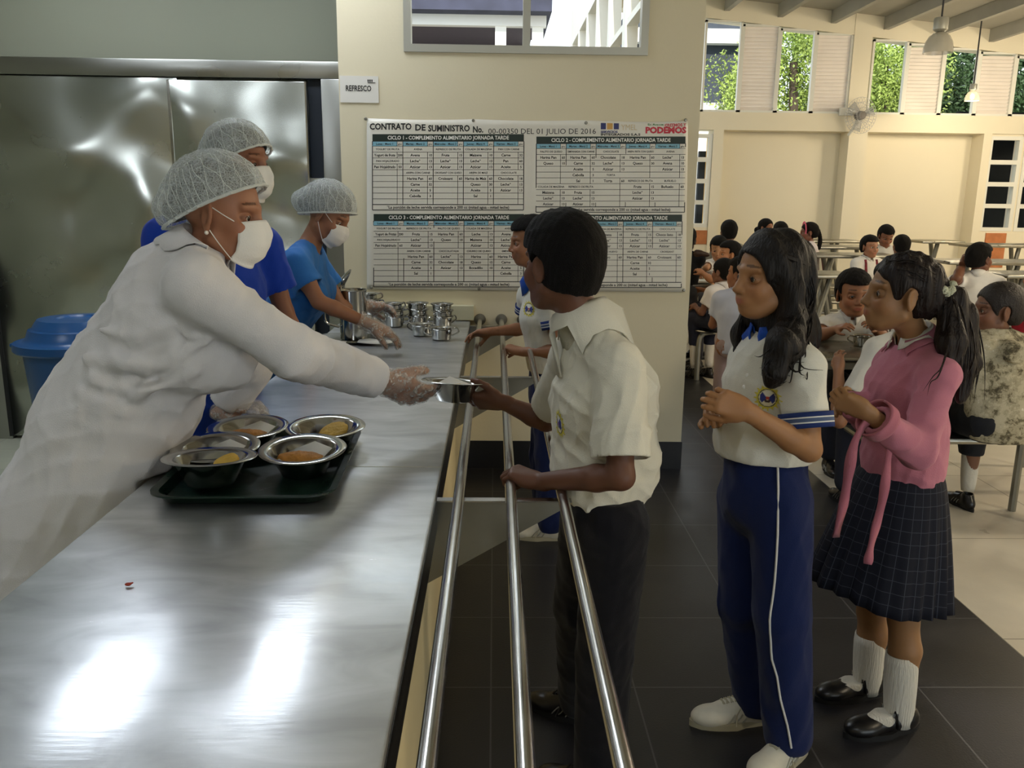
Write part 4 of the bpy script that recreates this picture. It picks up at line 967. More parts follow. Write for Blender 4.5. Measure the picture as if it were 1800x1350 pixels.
def short_hair(t,c,Fm,s,m=None,h=.0032,th=.014,fringe=.03,nape=-.045,seed=1,side=.045,hl=.062):
    hl+=.06
    L=lambda x,y,z: loc(c,Fm,x,y,z,s)
    v=Vol(c-.15*s,c+.15*s,h)
    v.ell(L(-.016,0,.032),(np.array([.100,.079,.090])*s),Fm,k=0,off=th*s*.75)
    v.ell(L(-.05,0,-.015),(np.array([.058,.064,.07])*s),Fm,k=.02,off=th*.6*s)
    v.ell(L(.01,0,.075),(np.array([.07,.062,.042])*s),Fm,k=.02*s,off=th*.5*s)
    # face opening
    v.ell(L(.12,0,fringe-.075),(np.array([.085,.085,.085])*s),Fm,k=.01*s,mode='s')
    v.box(L(.10,0,-.06),np.array([.078,.12,hl])*s,Fm,rd=.02*s,k=.012*s,mode='s')
    for q in (-1,1): v.ell(L(-.004,q*.085,-.012),np.array([.026,.03,.036])*s,Fm,k=.008*s,mode='s')
    v.cut(L(0,0,nape),-Fm[2]+Fm[0]*.25)
    v.wave(.0028*s,cnoise(seed,190,6,(1,1,1)))
    return meshobj('hair',[v.mesh()],m or M_hairs,t,smooth=1)
def collar(t,P,m,name='collar',thick=.004): 
    """P: list of (upper ring, lower ring) handled as strips"""
    return loft_uv(name,P,m,t,thick=thick)
M_net=None
def net_mat():
    M=bpy.data.materials.new('hair_net_mesh'); M.use_nodes=True; nt=M.node_tree; b=nt.nodes['Principled BSDF']; b.inputs['Base Color'].default_value=lin('dfe6e4'); b.inputs['Roughness'].default_value=.5
    tc=nt.nodes.new('ShaderNodeTexCoord')
    def net(sc,th,dist=.25):
        n=nt.nodes.new('ShaderNodeTexNoise'); n.inputs['Scale'].default_value=9; nt.links.new(tc.outputs['Object'],n.inputs[0])
        mx=nt.nodes.new('ShaderNodeMix'); mx.data_type='VECTOR'; mx.inputs[0].default_value=dist*.25; nt.links.new(tc.outputs['Object'],mx.inputs[4]); nt.links.new(n.outputs[1],mx.inputs[5])
        v=nt.nodes.new('ShaderNodeTexVoronoi'); v.feature='DISTANCE_TO_EDGE'; v.inputs['Scale'].default_value=sc; nt.links.new(mx.outputs[1],v.inputs[0])
        r=nt.nodes.new('ShaderNodeMapRange'); r.inputs[1].default_value=th*.3; r.inputs[2].default_value=th; r.inputs[3].default_value=1; r.inputs[4].default_value=0; nt.links.new(v.outputs[0],r.inputs[0]); return r.outputs[0]
    a=net(150,.10,.12); c=net(30,.018,.3)
    m1=nt.nodes.new('ShaderNodeMath'); m1.operation='MULTIPLY_ADD'; nt.links.new(a,m1.inputs[0]); m1.inputs[1].default_value=.22; m1.inputs[2].default_value=.20
    m2=nt.nodes.new('ShaderNodeMath'); m2.operation='MULTIPLY_ADD'; m2.use_clamp=True; nt.links.new(c,m2.inputs[0]); m2.inputs[1].default_value=.22; nt.links.new(m1.outputs[0],m2.inputs[2])
    nt.links.new(m2.outputs[0],b.inputs['Alpha']); return M
M_net=net_mat(); M_netb=mat('hair_net_band','dde2dd',.6,alpha=.8,bump=.6,bscale=200)
def hairnet(t,c,Fm,s,puff=.02,back=.02,seed=3,fr_z=.052,nape=-.075,low=.0):
    """net cap with gathered elastic edge, over dark hair"""
    L=lambda x,y,z: loc(c,Fm,x,y,z,s)
    # hair below the net
    v=Vol(c-.17*s,c+.17*s,.005); v.ell(L(-.018,0,.035),np.array([.1,.079,.088])*s,Fm,k=0,off=.010*s); v.ell(L(-.075-back*.5,0,-.012),np.array([.05+back*.5,.05,.045])*s,Fm,k=.03*s)
    pn=nrm(Fm[0]*.52-Fm[2]*.85); p0=L(.078,0,fr_z)
    v.cut(p0-pn*.008,pn); h_=meshobj('hair',[v.mesh()],M_hairb,t,smooth=1)
    v=Vol(c-.2*s,c+.2*s,.004); v.ell(L(-.02,0,.04),np.array([.102,.083,.088])*s,Fm,k=0,off=puff*s); v.ell(L(-.085-back*.5,0,-.01),np.array([.052+back*.6,.058,.05])*s,Fm,k=.045*s,off=puff*.4*s)
    v.wave(.0028*s,cnoise(seed,75,6,(1,1,1)),)
    w=v.copy(); v.A=np.maximum(v.A,-(w.A+.0045)); v.cut(p0,pn)
    n=meshobj('hair_net',[v.mesh()],M_net,t,smooth=1)
    # elastic band along the cut plane: trace the section of the cap by marching rays
    ctr=L(-.02,0,.0); ctr=ctr-pn*np.dot(ctr-p0,pn); e1=nrm(Fm[0]-pn*np.dot(Fm[0],pn)); e2=np.cross(pn,e1); pts=[]
    bv=bvh_of(n); 
    for k in range(72):
        a=2*PI*k/72; d=Vector(e1*math.cos(a)+e2*math.sin(a)); o0=Vector(ctr-pn*.006)
        hit=bv.ray_cast(o0+d*.3,-d,.4)
        if hit[0]: pts.append(hit[0]+Vector(pn)*.004+d*(.0025*math.sin(k*2.3)))
    if len(pts)>20: MB().tube(pts+[pts[0]],.0042*s,6).build('elastic_band',M_netb,n)
    # gathered folds of the net
    g=MB()
    for k in range(0,40):
        a=2*PI*k/40+.1; d=e1*math.cos(a)+e2*math.sin(a); pl=[]
        for q in range(7):
            dd=nrm(d*math.cos(q*.15)+(-pn)*math.sin(q*.15)+e2*.12*math.sin(k*3.1+q)); hit=bv.ray_cast(Vector(ctr+dd*.35-pn*.004),Vector(-dd),.5)
            if hit[0]: pl.append(hit[0])
        if len(pl)>3: g.tube(pl,[.0009*s]*len(pl),4)
    if g.v: g.build('net_folds',M_netb,n)
    return n
M_mask=mat('mask_fabric','e6e4dd',.7,bump=.15,bscale=300)
def face_mask(t,c,Fm,s,width=1.0):
    nu,nv=26,22; g=MB(); vs=[]; 
    def P(u,v,o=0):
        th=u*1.05*width; zt=.000-.012*abs(u)**2; zb=-.126+.020*abs(u)**2; z=zt+(zb-zt)*v
        bul=math.sin(PI*min(1,v*1.05+.05))**.7
        tri=abs(((v*4)%1)-.5)*2
        Rx=.082+.026*bul-.012*max(0,v-.75)*4+o+.0016*tri; Ry=.058+.012*bul+o
        nose=.012*math.exp(-(u/.13)**2)*math.exp(-((v-.2)/.3)**2)
        return loc(c,Fm,.012+Rx*math.cos(th)+nose,Ry*math.sin(th)*1.02,z,s)
    vs=[P(-1+2*i/nu,j/nv) for j in range(nv+1) for i in range(nu+1)]
    fs=[(j*(nu+1)+i,j*(nu+1)+i+1,(j+1)*(nu+1)+i+1,(j+1)*(nu+1)+i) for j in range(nv) for i in range(nu)]
    g.add(vs,fs); o=g.build('face_mask',M_mask,t,ang=60); md=o.modifiers.new('thickness','SOLIDIFY'); md.thickness=.002
    for q in (-1,1):
        a=P(q*.97,.03,.001); b=P(q*.97,.97,.001); e=loc(c,Fm,.004,q*.078,.016,s); e2=loc(c,Fm,-.004,q*.079,-.032,s)
        MB().tube(smoothpath([a,lerp(a,e,.5)+Fm[1]*q*.004,e],5),.0013,5).build('ear_loop',M_mask,o); MB().tube(smoothpath([b,lerp(b,e2,.5)+Fm[1]*q*.004,e2],5),.0013,5).build('ear_loop',M_mask,o)
    return o
def glove_mat():
    M=bpy.data.materials.new('clear_plastic_glove'); M.use_nodes=True; nt=M.node_tree; b=nt.nodes['Principled BSDF']; b.inputs['Base Color'].default_value=lin('e9e4dc'); b.inputs['Roughness'].default_value=.12; b.inputs['Specular IOR Level'].default_value=.9
    tc=nt.nodes.new('ShaderNodeTexCoord'); n=nt.nodes.new('ShaderNodeTexNoise'); n.inputs['Scale'].default_value=45; n.inputs['Detail'].default_value=3; n.inputs['Distortion'].default_value=1.5; nt.links.new(tc.outputs['Object'],n.inputs[0])
    r=nt.nodes.new('ShaderNodeMapRange'); r.inputs[1].default_value=.5; r.inputs[2].default_value=.72; r.inputs[3].default_value=.16; r.inputs[4].default_value=.6; nt.links.new(n.outputs[0],r.inputs[0]); nt.links.new(r.outputs[0],b.inputs['Alpha'])
    bp=nt.nodes.new('ShaderNodeBump'); bp.inputs['Strength'].default_value=.8; bp.inputs['Distance'].default_value=.01; nt.links.new(n.outputs[0],bp.inputs['Height']); nt.links.new(bp.outputs[0],b.inputs['Normal']); return M
M_glove=glove_mat()
def glove(t,H,s,ext=.09,r1=.042):
    w=np.array(H['w']); hv=Vol(w-.19,w+.19,.0035); back=nrm(np.array(H['from'])-w)
    hand_sdf(hv,w,nrm(H['d']),H['pn'],H['side'],H.get('s',1),H.get('curl',(.4,.45,.5,.55)),H.get('spread',.12),H.get('thumb',.5),thumb_out=H.get('to',.9),off=.0045)
    hv.cone(w+back*ext,w,r1,.032,.02); hv.wave(.0035,cnoise(5,110,6,(1,1,1)))
    c_=hv.copy(); hv.A=np.maximum(hv.A,-(c_.A+.004)); hv.cut(w+back*ext,back)
    return meshobj('glove',[hv.mesh()],M_glove,t,smooth=0)
def shoe(t,ank,toe,m,sole,s=1,name='shoe',kind='sneaker'):
    """ank: ankle above heel, toe: direction point"""
    ank=np.array(ank,float); d=np.array(toe,float)-ank; d[2]=0; d=nrm(d); l=np.cross([0,0,1],d); g0=ank.copy(); g0[2]=0
    F_=np.array([d,l,[0,0,1.]]); P=lambda x,y,z: g0+s*(x*d+y*l)+np.array([0,0,z*s])
    v=Vol(g0+np.array([-.2,-.2,-.01]),g0+np.array([.3,.3,.14])*1,.0035); v=Vol(np.minimum(P(-.09,0,0),P(.22,0,0))-.08,np.maximum(P(-.09,0,0),P(.22,0,0))+np.array([.08,.08,.13]),.0035)
    v.ell(P(.125,0,.028),np.array([.068,.044,.033])*s,F_,k=0); v.ell(P(.03,0,.035),np.array([.09,.037,.04])*s,F_,k=.02); v.ell(P(-.025,0,.042),np.array([.042,.034,.045])*s,F_,k=.02)
    if kind=='sneaker':
        v.cone(P(-.012,0,.05),P(-.01,0,.082),.035*s,.036*s,.015); v.cone(P(.03,0,.06),P(.085,0,.045),.028*s,.03*s,.02)
        v.ell(P(-.01,0,.10),np.array([.027,.025,.04])*s,F_,k=.004,mode='s')
    else:
        v.ell(P(.045,0,.08),np.array([.062,.028,.042])*s,F_,k=.006,mode='s'); v.ell(P(-.012,0,.09),np.array([.034,.026,.05])*s,F_,k=.006,mode='s')
    v.cut((0,0,.012*s),(0,0,-1)); v.cut((0,0,.0),(0,0,-1))
    o=meshobj(name,[v.mesh()],m,t,smooth=1)
    g=MB(); out=[]
    for k in range(28):
        a=2*PI*k/28; x=math.cos(a); y=math.sin(a); X_=.058+x*.14; wd=(.036 if x<-.1 else .047)*(1 if abs(x)<.9 else .8); Y_=y*wd; out.append((X_,Y_))
    z0,z1=0.0,.020*s
    vs=[P(x,y,0)+np.array([0,0,z0]) for x,y in out]+[P(x*1.0,y*1.0,0)+np.array([0,0,z1]) for x,y in out]; n=28
    g.add([tuple(q) for q in vs],[tuple(range(n-1,-1,-1)),tuple(range(n,2*n))]+[(i,(i+1)%n,n+(i+1)%n,n+i) for i in range(n)]); g.build('sole',sole,o)
    if kind=='sneaker':
        lc=MB()
        bvs=bvh_of(o)
        def sn(p):
            h_=bvs.find_nearest(Vector(p)); return h_[0]+h_[1]*.002
        for k in range(6):
            x=.028+k*.014; lc.tube([sn(P(x+.006*u,-.024+.048*u,.10)) for u in (0,.25,.5,.75,1)],.0026*s,5); lc.tube([sn(P(x+.006*(1-u),-.024+.048*u,.10)) for u in (0,.25,.5,.75,1)],.0026*s,5)
        for sg in (-1,1): lc.tube([sn(P(.03,sg*.01,.11)),sn(P(.04,sg*.03,.08)),sn(P(.06,sg*.05,.05)),P(.068,sg*.056,.022)],.0022*s,5)
        tp=MB()
        for k in range(3):
            for sg in (-1,1): tp.tube([sn(P(.02+k*.022+.02*u,sg*.06,.055-.04*u)) for u in (0,.33,.66,1)],.004*s,5,flat=.5)
        tp.build('side_stripes',M_alu,o)
        lc.build('laces',sole,o)
    else:
        st=MB(); pts=[P(.035,.037*math.cos(a),.032+.052*math.sin(a)) for a in np.linspace(0,PI,13)]; st.tube(pts,.010*s,8,flat=.3,upv=F_[0]); st.build('strap',m,o)
        p=P(.036,-.03,.070) if False else P(.036,.028,.070); q=P(.036,-.028,.070)
        for pp in (p,q): MB().box((-.008*s,-.001,-.007*s),(.008*s,.003,.007*s),Matrix.Translation(Vector(pp))).build('buckle',M_tube,o,smooth=False); 
    return o

def fnoise(seed,k=14,n=4,an=(1,1,.5)):
    """crease field: rounded ridges with sharper valleys"""
    r=np.random.default_rng(seed); ws=r.normal(0,1,(n,3))*np.array(an)*k; ph=r.uniform(0,6.28,n); w2=r.normal(0,1,(n,3))*k*.5
    def f(x,y,z):
        o=0
        for i in range(n): o=o+1-2*np.sqrt(np.abs(np.sin(.5*(x*ws[i,0]+y*ws[i,1]+z*ws[i,2]+ph[i]+1.6*np.sin(x*w2[i,0]+y*w2[i,1]+z*w2[i,2]))))+.02)
        return -o/n
    return f
def merge(v,v2,k):
    a,b=v.A,v2.A
    if k<=0: v.A=np.minimum(a,b); return
    h=np.clip(.5+.5*(a-b)/k,0,1); v.A=a*(1-h)+b*h-k*h*(1-h)
def sleeve(v,a,b,frac,r0,r1,k=.03,folds=None,elbow=None,mid=None,wall=.010,cav=True,endtilt=None,amp=.004):
    """a shoulder, b elbow (or wrist through elbow); open ended tube of cloth merged into v"""
    pts=[np.array(a,float)]+([np.array(elbow,float)] if elbow is not None else [])+[lerp(a if elbow is None else elbow,b,frac)]
    lo=np.min(pts,0)-max(r0,r1)-.05; hi=np.max(pts,0)+max(r0,r1)+.05
    v2=v.copy(); v2.A=np.full_like(v.A,.5)
    rs=[r0]+([mid or (r0+r1)/2] if elbow is not None else [])+[r1]; d=nrm(pts[-1]-pts[-2])
    e=pts[-1]; ext=pts[:-1]+[e+d*.04]; v2.chain(ext,rs,.02)
    if folds is not None: v2.wave(amp,folds,lo,hi)
    if cav: v2.cone(e-d*.05,e+d*.08,max(.01,r1-wall-.012),r1-wall,.004,mode='s')
    v2.cut(e,nrm(d if endtilt is None else d+np.array(endtilt)))
    merge(v,v2,k); return e,d
def mesh_clean(v): return v.mesh()
def fold_collar(t,parent,J,f,m,r=.064,drop=.055,rise=.026,lean=.45,up=0,gapn=2,pt=.012,w=1.30):
    bv=bvh_of(parent)
    nk=lerp(J['neck'],J['head'],.12)+np.array([0,0,up]); ax=nrm(np.array([0,0,1.])+np.array(f)*lean)
    rs=[ring(nk-ax*.025,ax,r*1.06,r*1.04,f,48),ring(nk+ax*rise,ax,r*.98,r*.95,f,48),ring(nk+ax*(rise+.004),ax,r*1.04,r*1.0,f,48),ring(nk+ax*(rise-.006),ax,r*1.12,r*1.08,f,48),ring(nk-ax*.012,ax,r*w,r*w,f,48)]
    def press(p,o):
        h=bv.ray_cast(Vector(p+ax*.05),Vector(-ax),.16); return np.array(h[0])+ax*o if h[0] else p
    rs[0]=[press(p,-.004) for p in rs[0]]
    def gap(rg,dr=0):
        o=[]
        for j in range(gapn,49-gapn):
            a=2*PI*j/48; q=rg[j%48].copy(); c_=math.cos(a)
            if dr and c_>.35: w_=((c_-.35)/.65)**1.3; q=q-ax*dr*w_+np.array(f)*pt*w_
            o.append(q)
        return o
    g=ringloft([gap(rs[0]),gap(rs[1]),gap(rs[2]),gap(rs[3],drop*.2),[press(p,.009) for p in gap(rs[4],drop)]],closed=False); co_=g.build('collar',m,parent,ang=180); md=co_.modifiers.new('thickness','SOLIDIFY'); md.thickness=.0035; md.offset=0; return co_
def band(parent,e,d,r,m=None,w=.036,th=.003,back=.0,name='sleeve_band'):
    rg=[ring(e-d*(back+w*(1-k)),d,r,r,(0,0,1) if abs(d[2])<.8 else (1,0,0),32) for k in (0,.25,.5,.75,1)]
    return loft_uv(name,rg,m or M_band,parent,thick=th)

# ---------------------------------------------------------------- boy in white shirt taking the bowl
M_white_shirt=cloth('white_shirt_cloth','dedac9'); M_blackt=cloth('black_trouser_cloth','131319'); M_polo=cloth('white_polo_cloth','dcdace'); M_bluet=cloth('blue_track_cloth','14224f')
M_sole=mat('white_rubber','a9a38c',.6); M_sneak=mat('white_leather','d6d2c2',.5,var=.1,vscale=20); M_blk=mat('black_leather','121113',.3); M_blks=mat('black_rubber_sole','0e0e10',.6)
def boyA():
    f=nrm((-.88,.47,0)); s=.86
    J=dict(pel=A(1064,905,2.04),chest=A(1062,690,2.05),neck=A(1030,572,2.05),head=A(985,464,2.03),sl=A(1082,642,1.925),sr=A(1008,625,2.19),
      el=A(1092,838,1.835),wl=A(945,846,2.0),er=A(960,740,2.42),wr=A(880,706,2.44),kl=A(1062,1150,1.98),al=A(1052,1395,2.0),kr=A(1020,1060,2.2),ar=A(1022,1228,2.36),hl=A(1082,930,1.96),hr=A(1040,915,2.12))
    t=thing('person','boy with short black hair in a white shirt and black trousers taking a bowl','person',(J['pel'][0],J['pel'][1],0))
    hl=dict(w=J['wl'],d=A(893,826,2.04)-J['wl'],pn=(0,.1,-1),side=-1,s=.86,curl=(1.0,1.05,1.1,1.1),thumb=1.0,to=.35,**{'from':J['el']})
    hr=dict(w=J['wr'],d=A(812,702,2.47)-J['wr'],pn=(-.1,.72,.55),side=-1,s=.92,curl=(.32,.32,.34,.36),thumb=.3,to=1.15,**{'from':J['er']})
    b,Fm=body(t,J,s,f,'6a4634',(-.62,.78,-.05),.96,kid=.4,hands=[hl,hr],hw=(.13,.12,.14))
    short_hair(t,J['head'],Fm,.96,th=.02,nape=-.052,fringe=.02,hl=.04)
    lo,hi=bounds([J[q] for q in ('pel','kl','al','kr','ar','hl')],.15); hi[2]=J['pel'][2]+.10; v=Vol(lo,hi,.0055)
    v.cone(J['pel']+[0,0,-.02],J['pel']+[0,0,.12],.150*s,.135*s,.02,flat=.8,n=f)
    for q in 'lr':
        v.cone(J['h'+q],J['k'+q],.103*s,.088*s,.03); v.cone(J['k'+q],J['a'+q],.088*s,.085*s,.02)
    v.wave(.005,fnoise(21,80,4,(1,1,.5))); v.cut((0,0,.035),(0,0,-1)); v.cut((0,0,J['pel'][2]+.07),(0,0,1))
    meshobj('trousers',[v.mesh()],M_blackt,t,smooth=2)
    for q in 'lr': shoe(t,J['a'+q],J['a'+q]+f,M_blk,M_blks,.95,kind='sneaker')
    lo,hi=bounds([J[q] for q in ('pel','chest','neck','sl','sr','el','er')],.16); lo[2]=J['pel'][2]-.02; v=Vol(lo,hi,.0042)
    torso_sdf(v,J,s,f,off=.018,flat=.78,hw=(.125,.135,.155))
    v.cone(A(1100,690,2.05),A(1095,810,2.06),.075,.085,.05); v.cone(A(1010,700,2.08),A(1015,800,2.08),.06,.065,.05)
    v.cone(A(1045,815,2.06),A(1085,822,2.05),.105,.105,.04)
    v.wave(.010,fnoise(4,62,4,(1,1,.6))); v.wave(.0012,cnoise(9,80,5,(1,1,.6)))
    v.cone(lerp(J['neck'],J['head'],-.1),lerp(J['neck'],J['head'],.6),.058,.064,.004,mode='s')
    hz=A(1060,868,2.05)[2]; v.cut((J['pel'][0],0,hz-.015),nrm((-.10,0,-1)))
    fo=fnoise(14,60,4,(1,1,.6))
    sleeve(v,J['sl']+[.01,.01,.0],J['el'],.84,.062,.078,folds=fo,k=.02,amp=.009); sleeve(v,J['sr'],J['er'],.75,.06,.066,folds=fo)
    sh=meshobj('shirt',[v.mesh()],M_white_shirt,t,smooth=2)
    fold_collar(t,sh,J,nrm((-.8,.6,0)),M_white_shirt,r=.066,lean=.45,drop=.03,up=.0,w=1.5)
    decal('emblem',sh,A(981,750,1.98),np.array((.8,.55,0)),(0,0,1),.055,.095,crest,sh)
    return t,J
tA,JA=boyA()
# ---------------------------------------------------------------- other children in the line
SKB='7a4b36'
M_hairtie=mat('crochet_white','cfd0b4',.9,bump=1,bscale=150)
def polo(t,J,s,f,col,m=None,off=.012,hemz=None,hems=(0,0,-1),hw=(.135,.13,.15),flat=.74,frac=(.7,.7),seed=3,blobs=(),amp=.004,sr=(.056,.06),h=.0042,bandm=None,coll=None,bust=0,kn=90,crestp=None,lean=.3,openr=.052,kids=True,up=0):
    lo,hi=bounds([J[q] for q in ('pel','chest','neck','sl','sr')]+[lerp(J['sl'],J['el'],.9),lerp(J['sr'],J['er'],.9)],.15); hz=hemz if hemz is not None else J['pel'][2]+.03; lo[2]=hz-.06; v=Vol(lo,hi,h)
    torso_sdf(v,J,s,f,off=off,flat=flat,hw=hw,bust=bust)
    for b in blobs: v.cone(*b)
    v.wave(amp,fnoise(seed,kn,4,(1,1,.6))); v.wave(.001,cnoise(seed+5,80,5,(1,1,.6)))
    v.cone(lerp(J['neck'],J['head'],-.15),lerp(J['neck'],J['head'],.6),openr,openr+.008,.004,mode='s')
    v.cut((J['pel'][0],J['pel'][1],hz),nrm(hems))
    ends=[]
    for q,fr_ in zip('lr',frac): ends.append(sleeve(v,J['s'+q],J['e'+q],fr_,sr[0],sr[1],folds=fnoise(seed+q.encode()[0],kn,4,(1,1,.6)),amp=amp))
    sh=meshobj('shirt',[v.mesh()],m or M_polo,t,smooth=2)
    if bandm is not None:
        for e,d in ends: band(sh,e,d,sr[1]+.002,bandm,w=.04)
    return sh
def trousers(t,J,s,f,m,r=(.098,.085,.08),hipr=.145,seed=2,h=.0055,amp=.005,top=.08,bot=.04,flat=.85,knoise=70,seat=None):
    lo,hi=bounds([J[q] for q in ('pel','kl','al','kr','ar')],.15); hi[2]=J['pel'][2]+top+.03; v=Vol(lo,hi,h); l=np.cross([0,0,1],f)
    v.cone(J['pel']+[0,0,-.03],J['pel']+[0,0,top+.04],hipr*s,hipr*.93*s,.02,flat=flat,n=f)
    for q,sg in (('l',1),('r',-1)):
        hp=J.get('h'+q,J['pel']+l*sg*.07*s); v.cone(hp,J['k'+q],r[0]*s,r[1]*s,.03)
    if seat: v.cut((0,0,seat),(0,0,-1))
    for q in 'lr': v.cone(J['k'+q],J['a'+q],r[1]*s,r[2]*s,.02)
    v.wave(amp,fnoise(seed,knoise,4,(1,1,.35))); v.cut((0,0,bot),(0,0,-1)); v.cut((0,0,J['pel'][2]+top),(0,0,1))
    return meshobj('trousers',[v.mesh()],m,t,smooth=2)
# boy in polo behind the first boy
def boyB():
    f=nrm((-.97,.1,0)); s=.84; Y=3.95
    J=dict(pel=A(965,680,Y),chest=A(950,555,Y),neck=A(945,500,Y),head=A(932,425,Y),sl=A(966,525,Y-.13),sr=A(930,520,Y+.13),el=A(985,618,Y-.16),wl=A(915,618,Y-.04),er=A(925,578,Y+.18),wr=A(862,583,Y+.1),
      kl=A(965,800,Y-.07),al=A(968,918,3.8),kr=A(955,800,Y+.1),ar=A(960,900,Y+.1))
    t=thing('person','boy in a white polo shirt and blue track trousers reaching for the small steel bowls','person',(J['pel'][0],J['pel'][1],0))
    hl=dict(w=J['wl'],d=A(885,608,Y)-J['wl'],pn=(0,.1,-1),side=-1,s=.85,curl=(1.0,1.05,1.1,1.1),thumb=1.0,to=.35,fine=0,**{'from':J['el']})
    hr=dict(w=J['wr'],d=A(822,588,Y+.1)-J['wr'],pn=(-.1,-.3,-.6),side=-1,s=.85,curl=(.4,.35,.35,.4),thumb=.9,to=1.0,fine=0,**{'from':J['er']})
    b,Fm=body(t,J,s,f,'96694c',(-.98,-.1,-.12),.93,kid=.5,hands=[hl,hr],h=.007,hh=.004,hw=(.115,.105,.12))
    short_hair(t,J['head'],Fm,.93,th=.016,fringe=.045,h=.004)
    sh=polo(t,J,s,f,None,hemz=A(940,650,Y)[2],frac=(.55,.5),h=.006,bandm=M_band,hw=(.125,.125,.14))
    fold_collar(t,sh,J,f,cloth('blue_collar_cloth','1f4fae'),r=.060,drop=.04,lean=.35,up=-.0)
    decal('emblem',sh,A(931,545,Y-.08),(.25,.97,0),(0,0,1),.075,.095,crest,sh,res=30)
    trousers(t,J,s,f,M_bluet)
    shoe(t,J['al'],J['al']+f,M_sneak,M_sole,1.0); shoe(t,J['ar'],J['ar']+f,M_sneak,M_sole,1.0)
boyB()
# girl in polo shirt
def girlA():
    f=nrm((-.93,-.34,0)); s=.88
    J=dict(pel=A(1343,850,2.25),chest=A(1352,672,2.25),neck=A(1368,585,2.26),head=A(1352,487,2.22),sl=A(1408,648,2.10),sr=A(1318,632,2.40),
      el=A(1422,790,2.04),wl=A(1310,722,1.99),er=A(1290,770,2.44),wr=A(1262,735,2.22),kl=A(1375,1080,2.16),al=A(1385,1290,2.17),kr=A(1310,1060,2.32),ar=A(1330,1235,2.36),hl=A(1372,880,2.18),hr=A(1312,875,2.32))
    t=thing('person','girl with long loose dark hair in a white polo shirt and blue track trousers','person',(J['pel'][0],J['pel'][1],0))
    hl=dict(w=J['wl'],d=A(1262,703,1.99)-J['wl'],pn=(.05,.9,-.25),side=1,s=.84,curl=(.75,.8,.85,.9),thumb=.8,to=.5,**{'from':J['el']})
    hr=dict(w=J['wr'],d=A(1252,705,2.1)-J['wr'],pn=(-.3,-.9,.2),side=-1,s=.84,curl=(.8,.9,.95,1.0),thumb=.6,to=.5,**{'from':J['er']})
    b,Fm=body(t,J,s,f,'a2754f',(-.955,-.29,-.03),.93,kid=.35,hands=[hl,hr],hw=(.13,.12,.13),rn=.044,look=(.15,-.05))
    c=J['head']; hs=.93; L=lambda x,y,z: loc(c,Fm,x,y,z,hs)
    m=M_hairb
    v=Vol(np.minimum(c-.17,A(1290,860,2.1)),np.maximum(c+.17,A(1470,660,2.45)),.0038); v=Vol(c-np.array([.24,.24,.46]),c+np.array([.24,.24,.17]),.0038)
    v.ell(L(-.018,0,.034),np.array([.101,.081,.090])*hs,Fm,k=0,off=.012)
    v.ell(L(-.06,0,-.02),np.array([.055,.066,.075])*hs,Fm,k=.02,off=.012)
    # face opening
    v.ell(L(.112,0,-.030),np.array([.092,.10,.105])*hs,Fm,k=.010,mode='s')
    # side curtains
    for q in (1,-1):
        v.cone(L(.005,q*.072,.045),L(-.018,q*.084,-.03),.022,.026,.02); v.cone(L(-.018,q*.084,-.03),L(-.024,q*.088,-.12),.028,.036,.02)
    v.cone(L(-.05,.0,-.02),L(-.075,.0,-.17),.075,.075,.03); v.cone(L(-.075,0,-.17),L(-.07,.01,-.30),.07,.05,.03)
    p=[L(-.024,.088,-.12),A(1378,610,2.07),A(1362,655,2.05),A(1355,672,2.05)]; v.chain(p,[.044,.042,.030,.014],.02)
    p=[L(-.02,-.09,-.12),A(1310,590,2.36),A(1300,615,2.34)]; v.chain(p,[.034,.034,.016],.02)
    v.wave(.0035,lambda x,y,z: np.sin(90*((x-c[0])*Fm[0][0]+(y-c[1])*Fm[0][1])+14*z)+.6*np.sin(150*(x+.7*y)+20*z))
    o=meshobj('hair',[v.mesh()],m,t,smooth=1)
    rg=np.random.default_rng(5); paths=[]
    for i in range(46):
        u=rg.uniform(0,1); a=rg.uniform(-.02,.05); y0_=.088+rg.uniform(-.006,.012)
        q0=L(-.01-.07*u,.075+.006*rg.uniform(),.02+rg.uniform(-.02,.02)); q1=L(-.018-.07*u,y0_+.004,-.06); e=A(1335+rg.uniform(0,85),600+rg.uniform(20,75),2.07-rg.uniform(0,.04))
        mid=lerp(q1,e,.5)+rg.normal(0,.008,3); tip=e+np.array([rg.normal(0,.02),rg.normal(0,.012),-.015*rg.uniform()]); paths.append([q0,q1,mid,e,tip])
    for i in range(16):
        e=A(1290+rg.uniform(0,30),590+rg.uniform(0,28),2.30); q1=L(.0,-.095,-.09); paths.append([q1,lerp(q1,e,.5)+rg.normal(0,.006,3),e])
    for i in range(30):
        u=rg.uniform(-1,1); q0=L(-.08,u*.06,.0); q1=L(-.105,u*.07,-.12); e=L(-.09+rg.uniform(-.02,.02),u*.08,-.30-rg.uniform(0,.05)); paths.append([q0,q1,lerp(q1,e,.5)+rg.normal(0,.008,3),e])
    paths.append([A(1380,625,2.05),A(1395,652,2.02),A(1412,650,2.0)]); paths.append([A(1345,640,2.05),A(1350,662,2.02),A(1372,668,2.0)])
    locks('hair_locks',paths,.005,m,o,flat=.7)
    # half-up twist across the side of the head
    MB().tube(smoothpath([L(.04,.068,.078),L(.01,.084,.062),L(-.04,.084,.045),L(-.09,.055,.03),L(-.115,.02,.02)],5),[.004+.006*min(1,i/6) for i in range(21)],8).build('hair_twist',m,o)
    hz=A(1335,806,2.2)[2]
